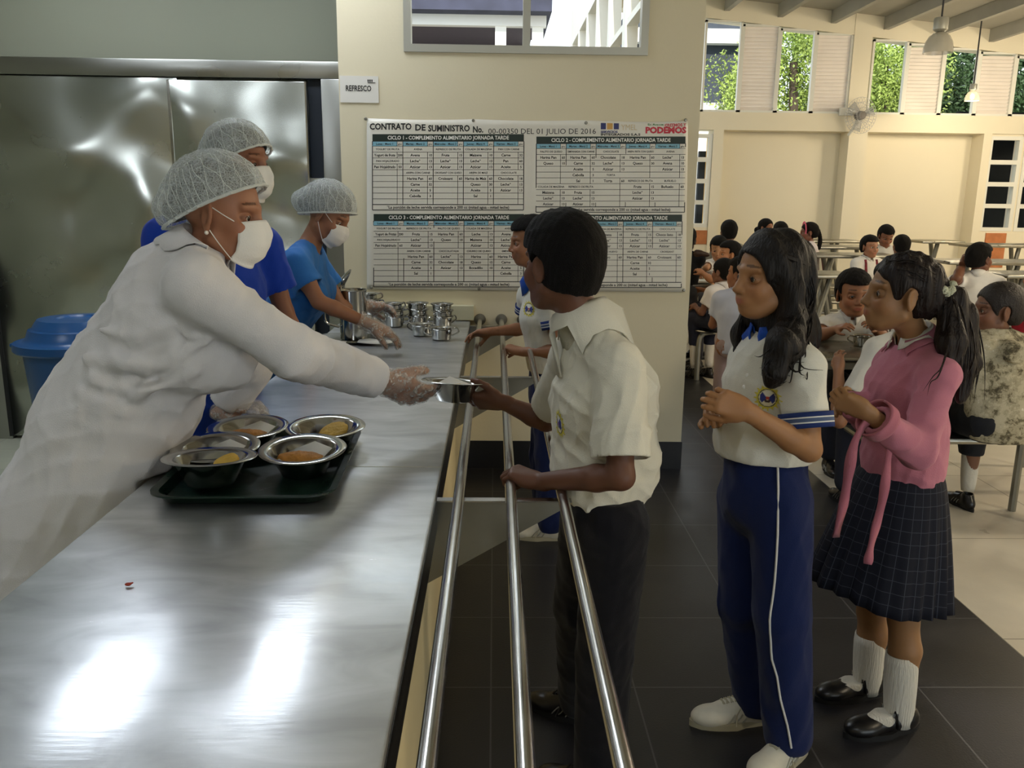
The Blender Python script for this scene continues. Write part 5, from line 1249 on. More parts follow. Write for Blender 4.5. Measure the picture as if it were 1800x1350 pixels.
    sh=polo(t,J,s,f,None,hemz=hz,hems=(-.0,-.0,-1),frac=(.74,.74),hw=(.132,.130,.140),sr=(.058,.064),flat=.80,off=.016,bandm=M_band,bust=.0,seed=8,amp=.007,kn=58,
      blobs=((A(1330,770,2.24),A(1360,770,2.24),.118,.118,.05),))
    fold_collar(t,sh,J,f,cloth('blue_collar_cloth','1f4fae'),r=.060,drop=.07,lean=.5,up=-.002,w=1.5,rise=.03)
    decal('emblem',sh,A(1349,705,2.12),(.25,.95,0),(0,0,1),.072,.090,crest,sh)
    g=MB(); tmp=MB(); text_mesh([('ARAUCA',0,0,.0085,'c',.033)],tmp,Matrix.Identity(4),.06); bv=bvh_of(sh); cc=Vector(A(1343,738,2.0)); d=(Vector(A(1343,738,2.4))-cc).normalized(); Rr=Vector((d.y,-d.x,0)).normalized()
    pv=[]
    for q in tmp.v:
        h_=bv.ray_cast(cc+Rr*q.x+Vector((0,0,q.y)),d,.5); pv.append(h_[0]-d*.002 if h_[0] else cc)
    g.add(pv,tmp.f); g.build('emblem_lettering',M_ink,sh,smooth=False)
    for px,py in ((1313,660),(1308,680)):
        h_=bv.ray_cast(Vector(A(px,py,1.9)),(Vector(A(px,py,2.5))-Vector(A(px,py,1.9))).normalized(),.6)
        if h_[0]: MB().sphere(h_[0],.006,10,sc=(1,.4,1)).build('button',M_white,sh)
    tr=trousers(t,J,s,f,M_bluet,r=(.100,.092,.083),hipr=.142,seed=5,top=(hz+.015-J['pel'][2]),amp=.006,flat=.95,knoise=60)
    bv=bvh_of(tr); pts=[]
    for px,py in ((1367,812),(1368,860),(1367,940),(1362,1020),(1357,1060),(1353,1090),(1355,1130),(1357,1160),(1366,1190),(1372,1230),(1384,1275),(1391,1315)):
        o0=Vector(A(px,py,1.85)); d=(Vector(A(px,py,2.5))-o0).normalized(); h_=bv.ray_cast(o0,d,.8)
        if h_[0]: pts.append(h_[0]-d*.004)
    MB().tube(smoothpath(pts,2),.0032,6).build('side_piping',mat('white_piping','dadad6',.6),tr)
    shoe(t,J['al']-f*.02,J['al']+nrm((-.8,-.6,0)),M_sneak,M_sole,1.0); shoe(t,J['ar']+f*.02,J['ar']+nrm((-.95,-.1,0)),M_sneak,M_sole,1.0)
girlA()
# girl in the pink jacket
M_pink=cloth('pink_jacket_cloth','c07a8c'); M_pinks=cloth('pink_jacket_strap','b8707f')
def plaid(nt,u,v):
    def lines(src,n,w):
        m=nt.nodes.new('ShaderNodeMath'); m.operation='MULTIPLY'; m.inputs[1].default_value=n; nt.links.new(src,m.inputs[0]); f=nt.nodes.new('ShaderNodeMath'); f.operation='FRACT'; nt.links.new(m.outputs[0],f.inputs[0])
        c=nt.nodes.new('ShaderNodeMath'); c.operation='LESS_THAN'; c.inputs[1].default_value=w; nt.links.new(f.outputs[0],c.inputs[0]); return c.outputs[0]
    a=lines(u,34,.06); b=lines(v,11,.05); mx=nt.nodes.new('ShaderNodeMath'); mx.operation='MAXIMUM'; nt.links.new(a,mx.inputs[0]); nt.links.new(b,mx.inputs[1])
    c=nt.nodes.new('ShaderNodeMix'); c.data_type='RGBA'; nt.links.new(mx.outputs[0],c.inputs[0]); c.inputs[6].default_value=lin('191b26'); c.inputs[7].default_value=lin('3c414c'); return c.outputs[2]
M_plaid=uvmat('plaid_skirt_cloth',plaid)
M_sock=mat('white_knit_sock','d4d0c4',.9,bump=.6,bscale=40,stretch=(6,6,.4))
def skirt(t,c,zt,zb,rt,rb,f,m,pleats=22,n=176,tilt=0,flat=.8,hemw=.01,amp=.022,name='skirt',shift=(0,0)):
    l=np.cross([0,0,1],f); rg=[]
    for k in range(15):
        u=k/14; z=zt+(zb-zt)*u; r=rt+(rb-rt)*u**.8; row=[]
        for j in range(n):
            a=2*PI*j/n; pl=(abs(((j*pleats/n)%1)-.5)*2)**1.0; rr=r-amp*u*pl*(.7+.3*math.sin(a*3+1))*(.4+.6*u)+ .012*u*math.sin(a*5+2)
            row.append(np.array(c)*[1,1,0]+f*(rr*flat*math.cos(a)+shift[0]*u)+l*(rr*math.sin(a)+shift[1]*u)+np.array([0,0,z+tilt*math.cos(a)*u]))
        rg.append(row)
    return loft_uv(name,rg,m,t,thick=.003)
def sock(t,k,a,r0,r1,m,top=.0):
    rg=[]
    for q in range(9):
        u=q/8; p=lerp(k,a,u); r=r0+(r1-r0)*u+.004*math.sin(PI*u) - (.0 if q else .002); rg.append(ring(p,np.array(a)-k,r+.002*math.sin(q*2.2) if q>5 else r,r,(1,0,0),28))
    return loft_uv('sock',rg,m,t,thick=.004)
def girlB():
    f=nrm((-.95,-.12,0)); s=.84
    J=dict(pel=A(1582,855,2.42),chest=A(1592,680,2.42),neck=A(1612,602,2.43),head=A(1582,517,2.38),sl=A(1650,660,2.28),sr=A(1570,640,2.56),
      el=A(1612,792,2.20),wl=A(1520,722,2.14),er=A(1530,740,2.62),wr=A(1492,705,2.4),kl=A(1588,1090,2.34),al=A(1580,1262,2.31),kr=A(1532,1075,2.5),ar=A(1524,1205,2.50),hl=A(1600,880,2.35),hr=A(1560,880,2.5))
    t=thing('person','girl with a long ponytail in a pink tie jacket and dark plaid skirt','person',(J['pel'][0],J['pel'][1],0))
    hl=dict(w=J['wl'],d=A(1476,702,2.16)-J['wl'],pn=(.1,.75,.5),side=1,s=.8,curl=(.95,1.0,1.05,1.1),thumb=.8,to=.45,**{'from':J['el']})
    hr=dict(w=J['wr'],d=A(1470,690,2.26)-J['wr'],pn=(-.2,-.8,-.3),side=-1,s=.8,curl=(.8,.9,.95,1.0),thumb=.6,to=.45,**{'from':J['er']})
    b,Fm=body(t,J,s,f,'97704c',(-.985,.10,.05),.93,kid=.5,hands=[hl,hr],hw=(.125,.115,.13),rn=.044,look=(0,-.2))
    c=J['head']; hs=.93; L=lambda x,y,z: loc(c,Fm,x,y,z,hs); m=M_hairbr
    v=Vol(c-np.array([.26,.22,.42]),c+np.array([.28,.22,.18]),.0038)
    v.ell(L(-.018,0,.034),np.array([.101,.080,.090])*hs,Fm,k=0,off=.006); v.ell(L(-.06,0,-.01),np.array([.055,.064,.065])*hs,Fm,k=.02,off=.006)
    v.ell(L(.112,0,-.025),np.array([.088,.11,.094])*hs,Fm,k=.012,mode='s'); v.box(L(.06,0,-.09),np.array([.07,.12,.07]),Fm,rd=.02,k=.01,mode='s')
    for q in (-1,1): v.ell(L(-.002,q*.085,-.012),np.array([.028,.03,.038])*hs,Fm,k=.008,mode='s')
    v.cut(L(0,0,-.065),-Fm[2])
    tie=L(-.108,.012,.036)
    pt=[tie,L(-.145,.015,.0),A(1686,560,2.36),A(1692,640,2.34),A(1688,700,2.31)]; v.chain(pt,[.022,.038,.046,.044,.016],.015)
    v.chain([L(-.145,.02,.0),A(1672,600,2.30),A(1668,690,2.27)],[.03,.04,.012],.02)
    v.wave(.003,lambda x,y,z: np.sin(110*(x+.8*y)+12*z)+.6*np.sin(190*(x-.6*y)+16*z))
    o=meshobj('hair',[v.mesh()],m,t,smooth=1)
    rg=np.random.default_rng(8); paths=[]; combs=[]
    for i in range(54):
        a=rg.normal(0,1,2)*.9; q0=np.array(tie)+np.array([.012,0,-.012]); q1=A(1680+a[0]*12,540,2.34+a[1]*.025); q2=A(1686+a[0]*20,620,2.32+a[1]*.03); e=A(1680+a[0]*20+rg.normal()*6,672+rg.uniform(0,40),2.30+a[1]*.03); paths.append([q0,q1,q2,e])
    bvh=bvh_of(o)
    for i in range(30):  # strands combed back to the tie
        y_=rg.uniform(-.07,.082); z_=.03+rg.uniform(-.06,.08); q0=L(.055-abs(z_-.06)*.5,y_*.95,z_+.035); q1=L(-.04,y_*1.12,z_+.02 if z_<.06 else .115-abs(y_)*.5); pp=[lerp(q0,q1,k/3) for k in range(4)]+[lerp(q1,tie,k/3) for k in (1,2)]; pp=[np.array((lambda h_:h_[0]+h_[1]*.0006)(bvh.find_nearest(Vector(p_)))) for p_ in pp]; combs.append(pp+[np.array(tie)])
    curls=[]; curls.append([A(1668,600,2.27),A(1655,645,2.22),A(1640,662,2.2),A(1622,688,2.19)]); curls.append([A(1668,610,2.27),A(1650,660,2.21),A(1636,672,2.19),A(1630,695,2.19)])
    locks('hair_locks',paths,.0048,m,o,flat=.7); locks('combed_hair',combs,.0022,m,o,flat=.7); [locks('hair_curl',[c_],.0022,m,o,flat=.7) for c_ in curls]
    g=MB()
    for i in range(26): a=rg.normal(0,1,3); a/=np.linalg.norm(a); g.sphere(np.array(tie)+a*np.array([.026,.03,.026])+np.array([0,-.012,.0]),.013,8)
    g.build('hair_tie',M_hairtie,t)
    for q in 'lr': pass
    # white blouse collar
    # jacket
    lo,hi=bounds([J[q] for q in ('pel','chest','neck','sl','sr','el','er','wl','wr')],.13); hz=A(1590,842,2.4)[2]; lo[2]=hz-.06; v=Vol(lo,hi,.0042)
    torso_sdf(v,J,s,f,off=.012,flat=.80,hw=(.142,.125,.138)); v.cone(A(1590,800,2.42),A(1600,760,2.42),.118,.11,.05)
    v.wave(.008,fnoise(31,60,4,(1,1,.7))); v.wave(.001,cnoise(3,90,5))
    v.cone(lerp(J['neck'],J['head'],-.1),lerp(J['neck'],J['head'],.6),.050,.066,.004,mode='s')
    v.cut((J['pel'][0],0,hz),nrm((-.03,0,-1)))
    fo=fnoise(33,65,4,(1,1,.8))
    sleeve(v,J['sl'],J['wl'],.80,.056,.045,elbow=J['el'],mid=.054,folds=fo,amp=.009); sleeve(v,J['sr'],J['wr'],.85,.055,.045,elbow=J['er'],mid=.052,folds=fo,amp=.006)
    jk=meshobj('jacket',[v.mesh()],M_pink,t,smooth=2)
    fold_collar(t,jk,J,f,M_pink,r=.058,drop=.09,lean=.5,rise=.02,up=-.006,w=1.6,gapn=5)
    fold_collar(t,jk,J,f,M_polo,r=.052,drop=.05,lean=.5,rise=.026,up=-.004,w=1.35,gapn=3)['label']='white blouse collar'
    # ties hanging from the sleeves
    def ribbon(pts,w,name='tie_strap'):
        g=MB(); pts=smoothpath(pts,5); vs=[]
        for i,p in enumerate(pts):
            ww=w*(.85+.12*math.sin(i*.9)); tw=.5*math.sin(i*.45); dx=Vector((math.cos(tw)*ww,math.sin(tw)*ww,0)); vs+= [p-dx,p+dx]
        g.add(vs,[(2*i,2*i+1,2*i+3,2*i+2) for i in range(len(pts)-1)]); o=g.build(name,M_pinks,jk); md=o.modifiers.new('thickness','SOLIDIFY'); md.thickness=.006; return o
    ribbon([A(1568,770,2.17),A(1562,810,2.16),A(1553,870,2.15),A(1540,930,2.16),A(1530,970,2.18),A(1525,992,2.18)],.013)
    ribbon([A(1530,735,2.14),A(1505,775,2.13),A(1492,830,2.16),A(1483,890,2.2),A(1470,945,2.24)],.015)
    sl_=band(jk,np.array(lerp(J['el'],J['wl'],.84)),nrm(J['wl']-J['el']),.052,M_pinks,w=.035,name='cuff',th=.006)
    zt=hz+.03; zb=A(1590,1048,2.38)[2]; skirt(t,J['pel'],zt,zb,.118,.225,f,M_plaid,tilt=.03,flat=.92,shift=(.03,-.02))
    for q in 'lr':
        kk,aa=J['k'+q],J['a'+q]; sock(t,lerp(kk,aa,.34 if q=='l' else .3),aa+np.array([0,0,-.02]),.046,.037,M_sock)
        shoe(t,aa,aa+nrm((-.93,-.2,0)),M_blk,M_blks,.97,kind='mary')
        v=Vol(aa+np.array([-.2,-.12,-.08]),aa+np.array([.1,.12,.03]),.0045); d=nrm((-.93,-.2,0)); a0=aa*[1,1,0]; v.cone(aa+[0,0,-.01],a0+d*.06+[0,0,.045],.037,.032,.01); v.cone(a0+d*.06+[0,0,.045],a0+d*.10+[0,0,.035],.032,.028,.01); v.cut((0,0,.02),(0,0,-1)); meshobj('sock_foot',[v.mesh()],M_sock,t,smooth=1)
girlB()
# ---------------------------------------------------------------- serving staff
M_coat=cloth('white_coat_cloth','dcdada'); M_scrub=cloth('royal_blue_scrubs','1439a0'); M_scrub2=cloth('sky_blue_scrubs','2f6db4')
def staffA():
    f=nrm((.97,.12,0)); s=.98; Y=2.15
    J=dict(pel=A(160,760,2.15),chest=A(300,545,2.15),neck=A(352,455,2.15),head=A(393,375,2.15),sr=A(345,500,1.98),sl=A(350,480,2.33),
      er=A(520,620,2.0),wr=A(682,672,2.30),el=A(440,640,2.5),wl=A(395,722,2.52))
    for q,dy in (('l',.1),('r',-.1)): J['k'+q]=np.array([J['pel'][0]-.02,J['pel'][1]+dy,.52]); J['a'+q]=np.array([J['pel'][0]-.08,J['pel'][1]+dy,.08]); J['h'+q]=J['pel']+np.array([0,dy,0])
    t=thing('person','woman in a white coat and hair net leaning over the counter with a bowl','person',(J['pel'][0],J['pel'][1],0))
    hr=dict(w=J['wr'],d=A(770,712,2.40)-J['wr'],pn=(.1,.95,.25),side=1,s=1.12,curl=(.3,.3,.3,.32),thumb=.5,to=.55,**{'from':J['er']})
    hl=dict(w=J['wl'],d=A(440,712,2.5)-J['wl'],pn=(.25,.1,-.9),side=-1,s=1.0,curl=(.6,.6,.6,.6),thumb=.6,to=.6,**{'from':J['el']})
    J['hup']=nrm((.16,-.02,.95))
    b,Fm=body(t,J,s,f,'9a6a50',(.98,-.10,-.14),.99,hands=[hr,hl],rn=.047,look=(-.1,0))
    hairnet(t,J['head'],Fm,.99,puff=.026,back=.03,fr_z=.072); face_mask(t,J['head'],Fm,.99)
    MB().sphere(loc(J['head'],Fm,-.004,-.082,-.045,.99),.0055,10).build('earring',mat('pearl','e8dfd0',.2),t)
    lo,hi=bounds([J['pel'],J['chest'],J['neck'],J['sr'],J['sl'],J['er'],J['wr'],A(10,1040,2.15),J['el'],J['wl']],.2); lo[2]=.42; lo[0]=-1.75; v=Vol(lo,hi,.0055)
    torso_sdf(v,J,s,f,off=.022,flat=.74,hw=(.165,.15,.16),bust=.005)
    v.cone(A(262,600,2.15),A(370,600,2.13),.11,.11,.06); v.cone(A(320,560,2.12),A(410,560,2.1),.11,.09,.06)
    v.cone(A(335,640,2.06),A(400,640,2.08),.08,.07,.05); v.cone(A(205,690,2.15),A(280,710,2.13),.13,.11,.07)
    v.cone(A(190,760,2.15),A(130,1010,2.12),.17,.27,.06); v.cone(A(250,710,2.12),A(195,880,2.05),.11,.11,.07)
    v.cone(A(110,900,2.15),A(60,1100,2.15),.17,.22,.06)
    for i,pp in enumerate(([(175,580),(250,590),(340,560)],[(155,630),(250,645),(360,605)],[(165,665),(240,695),(340,655)],[(130,740),(100,850),(80,960)],[(360,470),(330,540),(340,590)],[(140,690),(220,720)],[(200,640),(300,640)])):
        ridge(v,[A(x,y,1.985) for x,y in pp],.012,.03)
    v.wave(.009,fnoise(41,60,4,(1,1,.8))); v.wave(.0015,cnoise(43,80,5))
    fo=fnoise(45,75,4,(.6,1,1))
    sleeve(v,J['sr']+[0,0,-.01],J['wr'],.82,.068,.060,elbow=J['er'],mid=.068,folds=fo,k=.05,amp=.008)
    sleeve(v,J['sl'],J['wl'],.85,.08,.062,elbow=J['el'],mid=.07,folds=fo,k=.05,amp=.007)
    v.cone(lerp(J['neck'],J['head'],-.2),lerp(J['neck'],J['head'],.6),.055,.07,.004,mode='s')
    # flatten on the counter side
    v.cone((-.3,1.0,.0),(-.3,1.0,.0),.01,.01,0)
    q=v.sub((-.885,0,.40),(.2,4,.90)); sl_,x,y,z=q; A_=v.A[sl_]; d=np.minimum(x+.875,.91-z); v.A[sl_]=np.maximum(A_,np.broadcast_to(d,A_.shape).astype(np.float32))
    v.cut((0,0,.50),(0,0,-1))
    ct=meshobj('coat',[v.mesh()],M_coat,t,smooth=2)
    fold_collar(t,ct,J,nrm((.93,-.0,-.2)),M_coat,r=.070,drop=.10,rise=.03,lean=.6,up=.004,w=1.55,gapn=5)
    glove(t,hr,s); glove(t,hl,s)
    tr=MB(); 
    trousers(t,J,s,f,mat('white_trouser_cloth','cfcfca',.9),h=.009,top=-.05,amp=.004); 
    for q in 'lr': shoe(t,J['a'+q],J['a'+q]+f,M_sneak,M_sole,1.05)
    return hr
HA=staffA()
def scrubs(t,J,s,f,m,off=.014,frac=(.62,.62),sr=(.07,.082),seed=5,hemz=.5,hw=(.16,.15,.17),flat=.72,bust=0,amp=.006,h=.006,blobs=()):
    sh=polo(t,J,s,f,None,m=m,off=off,hemz=hemz,frac=frac,sr=sr,seed=seed,hw=hw,flat=flat,h=h,bust=bust,amp=amp,kn=60,openr=.062,blobs=blobs); return sh
def staffB():
    f=nrm((.6,-.75,0)); s=1.0; Y=3.1
    J=dict(pel=A(385,700,Y),chest=A(375,490,Y),neck=A(385,380,Y),head=A(424,288,Y-.03),sr=A(290,418,3.0),sl=A(462,432,3.26),er=A(270,560,2.95),wr=A(330,640,3.0),el=A(500,548,3.28),wl=A(535,640,3.3))
    J['pel'][2]=max(J['pel'][2],.93); J['pel'][0]-=.06; J['chest'][0]-=.02
    for q,dy in (('l',.1),('r',-.1)): J['k'+q]=np.array([J['pel'][0],J['pel'][1]+dy,.5]); J['a'+q]=np.array([J['pel'][0],J['pel'][1]+dy,.08])
    t=thing('person','man in royal blue scrubs and hair net standing behind the woman in the white coat','person',(J['pel'][0],J['pel'][1],0))
    hl=dict(w=J['wl'],d=(.5,.1,-.75),pn=(-.9,-.1,-.5),side=1,s=1.0,fine=0,**{'from':J['el']}); hr=dict(w=J['wr'],d=(.5,.0,-.8),pn=(.6,.6,0),side=1,s=1.0,fine=0,**{'from':J['er']})
    b,Fm=body(t,J,s,f,'8a5c45',(.93,-.34,-.06),1.02,hands=[hr,hl],h=.007,hh=.0038,rn=.055)
    hairnet(t,J['head'],Fm,1.02,puff=.022,back=.02,seed=9); face_mask(t,J['head'],Fm,1.02)
    scrubs(t,J,s,f,M_scrub,hemz=.62,frac=(.68,.68),hw=(.16,.155,.175),off=.02,blobs=((A(400,520,3.1),A(390,640,3.1),.13,.13,.06),))
    trousers(t,J,s,f,M_scrub,h=.009); 
    for q in 'lr': shoe(t,J['a'+q],J['a'+q]+f,M_sneak,M_sole,1.05)
staffB()
def staffC():
    f=nrm((.93,-.1,0)); s=.92; Y=3.85
    J=dict(pel=A(525,650,Y),chest=A(532,505,Y),neck=A(545,430,Y),head=A(578,378,Y),sr=A(520,462,Y-.15),sl=A(548,452,Y+.16),er=A(560,530,Y-.18),wr=A(655,572,Y-.12),el=A(600,540,Y+.2),wl=A(648,538,Y+.32))
    J['pel'][0]=min(J['pel'][0],-1.08)
    for q,dy in (('l',.09),('r',-.09)): J['k'+q]=np.array([J['pel'][0]-.03,J['pel'][1]+dy,.46]); J['a'+q]=np.array([J['pel'][0]-.03,J['pel'][1]+dy,.08])
    t=thing('person','woman in light blue scrubs with hair net and mask working by the steel jug','person',(J['pel'][0],J['pel'][1],0))
    hr=dict(w=J['wr'],d=A(715,600,Y-.08)-J['wr'],pn=(-.2,.2,-.9),side=-1,s=1.0,curl=(.35,.3,.3,.3),fine=0,**{'from':J['er']}); hl=dict(w=J['wl'],d=A(700,542,Y+.36)-J['wl'],pn=(.1,-.4,-.8),side=1,s=.95,fine=0,curl=(.4,.4,.4,.4),**{'from':J['el']})
    J['hup']=nrm((.35,0,.93))
    b,Fm=body(t,J,s,f,'96684d',(.86,-.22,-.52),.98,hands=[hr,hl],h=.007,hh=.0038,rn=.047,look=(0,-.3))
    hairnet(t,J['head'],Fm,.98,puff=.028,back=.04,seed=12); face_mask(t,J['head'],Fm,.98)
    scrubs(t,J,s,f,M_scrub2,hemz=.55,frac=(.6,.6),hw=(.165,.15,.165),bust=.01,sr=(.062,.072),seed=17)
    trousers(t,J,s,f,M_scrub2,h=.009)
    for q in 'lr': shoe(t,J['a'+q],J['a'+q]+f,M_sneak,M_sole,1.0)
    glove(t,hr,s,ext=.07); glove(t,hl,s,ext=.05)
staffC()
# ---------------------------------------------------------------- tray, bowls and food
M_bowl=mat('polished_bowl_steel','b4b4b0',.14,1); M_green=mat('green_tray_plastic','10281f',.35,var=.3,vscale=12,rvar=.1)
M_food=mat('fried_corn_dough','c98a3c',.7,bump=.9,bscale=60,var=.35,vscale=30); M_foody=mat('yellow_arepa','d8b04a',.7,bump=.7,bscale=50,var=.25,vscale=25); M_nap=mat('paper_napkin','d9d8d0',.85)
TY=thing('serving_tray','dark green plastic tray holding bowls of food beside the white coat','tray',(-.62,2.12,.9))
cx,cyy=-.585,2.12; rot=Matrix.Translation((cx,cyy,.902))@Matrix.Rotation(R(2),4,'Z')
def rrect(hx,hy,r,n=6):
    o=[]
    for k,(sx,sy) in enumerate(((1,1),(-1,1),(-1,-1),(1,-1))):
        for i in range(n+1): a=PI/2*(k+i/n); o.append((sx*(hx-r)+r*math.cos(a),sy*(hy-r)+r*math.sin(a)))
    return o
g=MB(); prof=[(0,.0,.004),(-.03,.0,.0),(-.012,.004,.0),(0.0,.022,.0),(.012,.026,.0),(.012,.029,.0),(-.003,.025,.0),(-.018,.006,.0),(-.035,.005,.0)]
prof=[(-.025,.0),(-.014,.003),(0,.022),(.013,.025),(.013,.029),(-.004,.026),(-.018,.007),(-.03,.005)]
rings_=[[Vector((x,y,z)) for x,y in rrect(.20+o,.285+o,.055+o*.8)] for o,z in prof]; n=len(rings_[0]); vs=[p for r in rings_ for p in r]; fs=[]
for i in range(len(rings_)-1):
    for j in range(n): fs.append((i*n+j,i*n+(j+1)%n,(i+1)*n+(j+1)%n,(i+1)*n+j))
fs.append(tuple(range(n-1,-1,-1))); fs.append(tuple((len(rings_)-1)*n+j for j in range(n)))
g.add(vs,fs,rot); g.build('tray_body',M_green,TY)
def bowl(label,x,y,z,tilt=(0,0),s=1,group=None):
    t=thing('steel_bowl',label,'bowl',(x,y,z),group=group); M=Matrix.Translation((x,y,z))@Matrix.Rotation(tilt[0],4,'X')@Matrix.Rotation(tilt[1],4,'Y')@Matrix.Scale(s,4)
    MB().lathe([(0,0),(.048,0),(.056,.004),(.080,.055),(.085,.062),(.106,.064),(.109,.066),(.106,.068),(.086,.066),(.079,.062),(.054,.008),(0,.005)],56,M).build('basin',M_bowl,t); return t,M
def napkin(label,M,pts,z=.03):
    g=MB(); c=Vector((0,0,.012)); v=[Vector(p) for p in pts]; n=len(v); vs=[M@c]+[M@p for p in v]; fs=[(0,1+i,1+(i+1)%n) for i in range(n)]
    g.add(vs,fs); o=g.build('paper_napkin',M_nap,None,ang=180); md=o.modifiers.new('thickness','SOLIDIFY'); md.thickness=.001; 
    setp(o,label,'napkin'); return o
def empanada(label,M,m,kind=0,p=(0,0,.035),rz=0,s=1):
    c=np.array(M@Vector(p)); v=Vol(c-.09,c+.09,.0028); a=np.array([math.cos(rz),math.sin(rz),0]); b=np.array([-a[1],a[0],0])
    if kind==0:
        F_=np.array([a,b,[0,0,1.]]); v.ell(c,np.array([.062,.034,.017])*s,F_,k=0); v.cone(c-a*.05*s-b*.012,c+a*.05*s-b*.012,.009,.009,.012); v.ell(c-b*.045*s,(.08,.022,.06),F_,k=.01,mode='s')
    else:
        tl=nrm((-.25,-.45,1)); e=nrm(np.cross(tl,(0,1,0))); F_=np.array([tl,e,np.cross(tl,e)]); v.ell(c,np.array([.009,.043,.043])*s,F_,k=0)
    v.wave(.002,cnoise(int(abs(c[0]*1e4))%97,150,6)); o=meshobj('fried_pastry' if kind==0 else 'corn_cake',[v.mesh()],m,None,smooth=1); setp(o,label,'pastry' if kind==0 else 'corn cake'); return o
bs=[('steel bowl at the back left of the green tray by the gloved hand',-.672,2.262,'empanada'),('steel bowl with a round yellow corn cake, back right on the tray',-.462,2.27,'arepa'),('steel bowl at the middle left of the green tray',-.700,2.075,'emp'),('steel bowl in the front right of the tray with two napkin corners',-.478,2.06,'emp'),]
lbl=['back left','back right','middle left','front right']
for i,(lb,x,y,k) in enumerate(bs):
    t_,M=bowl(lb,x,y,.908+(.0),(R(3)*(1 if i<2 else 1.5),0))
    pp=[(-.06,-.03,.045),(-.01,-.065,.052),(.05,-.045,.05),(.07,.02,.06),(.02,.055,.065),(-.045,.05,.04)] if i!=1 else [(-.075,-.02,.052),(-.01,-.06,.045),(.03,-.05,.05),(.02,.02,.02),(-.04,.03,.03)]
    napkin('white napkin lining the '+lbl[i]+' bowl on the green tray',M,pp)
    if k=='arepa': empanada('round yellow corn cake leaning in the back right bowl',M,M_foody,1,(.02,.005,.048))
    else: empanada('golden fried pastry in the '+lbl[i]+' bowl on the green tray',M,M_food,0,(.0,-.005,.040),rz=(-.15,0,.0,-.25)[i],s=1.05)
t_,M=bowl('steel bowl resting at the near left edge of the green tray over the others',-.668,1.925,.925,(R(-5),0)); empanada('yellow corn cake peeking out of the nearest bowl',M,M_foody,1,(.03,.02,.046),s=.8)
# bowl handed over
hb=az(797,696,1.03)
t_,M=bowl('steel bowl passed from the gloved hand to the boy over the tray rail',-.118,2.46,1.0,(R(-7),R(3)),s=.92); napkin('white napkin in the bowl being handed over',M,[(-.07,-.03,.05),(0,-.06,.045),(.06,-.03,.045),(.05,.04,.055),(-.02,.06,.075)]); empanada('pale corn cake in the bowl being handed over',M,M_foody,0,(0,0,.038))
# crumb
c_=az(225,1027,.905); v=Vol(np.array(c_)-.012,np.array(c_)+.012,.0012); v.ell(c_,(.006,.004,.003),k=0); v.cone(c_,np.array(c_)+[.007,.004,.001],.0015,.0015,.002); setp(meshobj('food_crumb',[v.mesh()],mat('tomato_scrap','a8402c',.5),None),'small red food scrap lying on the bare counter','crumb')
# jug with open lid on a round tray
jx,jy=-.705,4.12; T=Matrix.Translation((jx,jy,.905))
JP=thing('steel_platter','round stainless platter under the jug at the far end of the counter','platter',(jx,jy,.9)); MB().lathe([(0,0),(.13,0),(.165,.008),(.17,.012),(.165,.012),(.13,.004),(0,.004)],44,Matrix.Translation((jx-.03,jy,.901))).build('platter_body',M_bowl,JP)
JG=thing('steel_jug','tall stainless jug with raised hinged lid at the far end of the counter','jug',(jx,jy,.905))
T=Matrix.Translation((jx+.02,jy,.908))
MB().lathe([(0,0),(.062,0),(.066,.004),(.066,.235),(.069,.24),(.066,.243),(.062,.238),(.062,.008),(0,.006)],44,T).build('jug_body',M_bowl,JG)
MB().lathe([(0,.02),(.02,.018),(.05,.008),(.066,0),(.066,-.004),(.04,.004),(0,.012)],36,Matrix.Translation((jx-.02,jy,1.19))@Matrix.Rotation(R(-62),4,'Y')).build('lid',M_bowl,JG)
MB().tube(smoothpath([(jx-.045,jy-.03,1.10),(jx-.10,jy-.05,1.09),(jx-.105,jy-.05,1.0),(jx-.045,jy-.03,.97)],5),.006,8).build('handle',M_bowl,JG)
MB().tube(smoothpath([(jx-.03,jy,1.14),(jx-.04,jy,1.17),(jx-.02,jy,1.20)],4),.005,6).build('hinge',M_bowl,JG)
CPN=0
def cup(label,x,y,z,s=1,handles=True,rz=0,group='small two handled steel bowls at the far end of the counter'):
    t=thing('steel_cup',label,'cup',(x,y,z),group=group); M=Matrix.Translation((x,y,z))@Matrix.Rotation(rz,4,'Z')@Matrix.Scale(s,4)
    MB().lathe([(0,0),(.042,0),(.047,.004),(.052,.05),(.062,.056),(.063,.059),(.058,.058),(.050,.052),(.045,.006),(0,.004)],36,M).build('cup_body',M_bowl,t)
    if handles:
        for q in (-1,1): MB().tube([M@Vector(p) for p in smoothpath([(q*.055,0,.053),(q*.078,0,.056),(q*.084,0,.035),(q*.052,0,.018)],4)],.004*s,6).build('handle',M_bowl,t)
    return t
def pc(px,py,z=.9): p=az(px,py,z); return p.x,p.y
cups=[(694,574,1,'lower steel bowl of the stack beside the gloved hands'),(693,574,2,'second steel bowl of the stack beside the gloved hands'),(690,574,3,'third steel bowl of the stack beside the gloved hands'),(735,573,1,'steel bowl under the back stack near the wall'),(735,573,2,'middle steel bowl of the back stack near the wall'),(734,573,3,'top steel bowl of the back stack near the wall'),(742,590,1,'front left steel bowl with a curled handle on the counter'),(776,597,1,'front steel bowl nearest to the boy reaching in'),(778,575,1,'lower steel bowl behind the one nearest the boy'),(778,575,2,'middle steel bowl behind the one nearest the boy'),(777,575,3,'top steel bowl behind the one nearest the boy'),(664,552,1,'lower steel bowl by the wall behind the gloved hand'),(664,552,2,'second steel bowl by the wall behind the gloved hand'),(664,552,3,'third steel bowl by the wall behind the gloved hand'),(662,552,4,'tilted top steel bowl by the wall behind the gloved hand'),(646,556,1,'steel bowl behind the jug by the wall')]
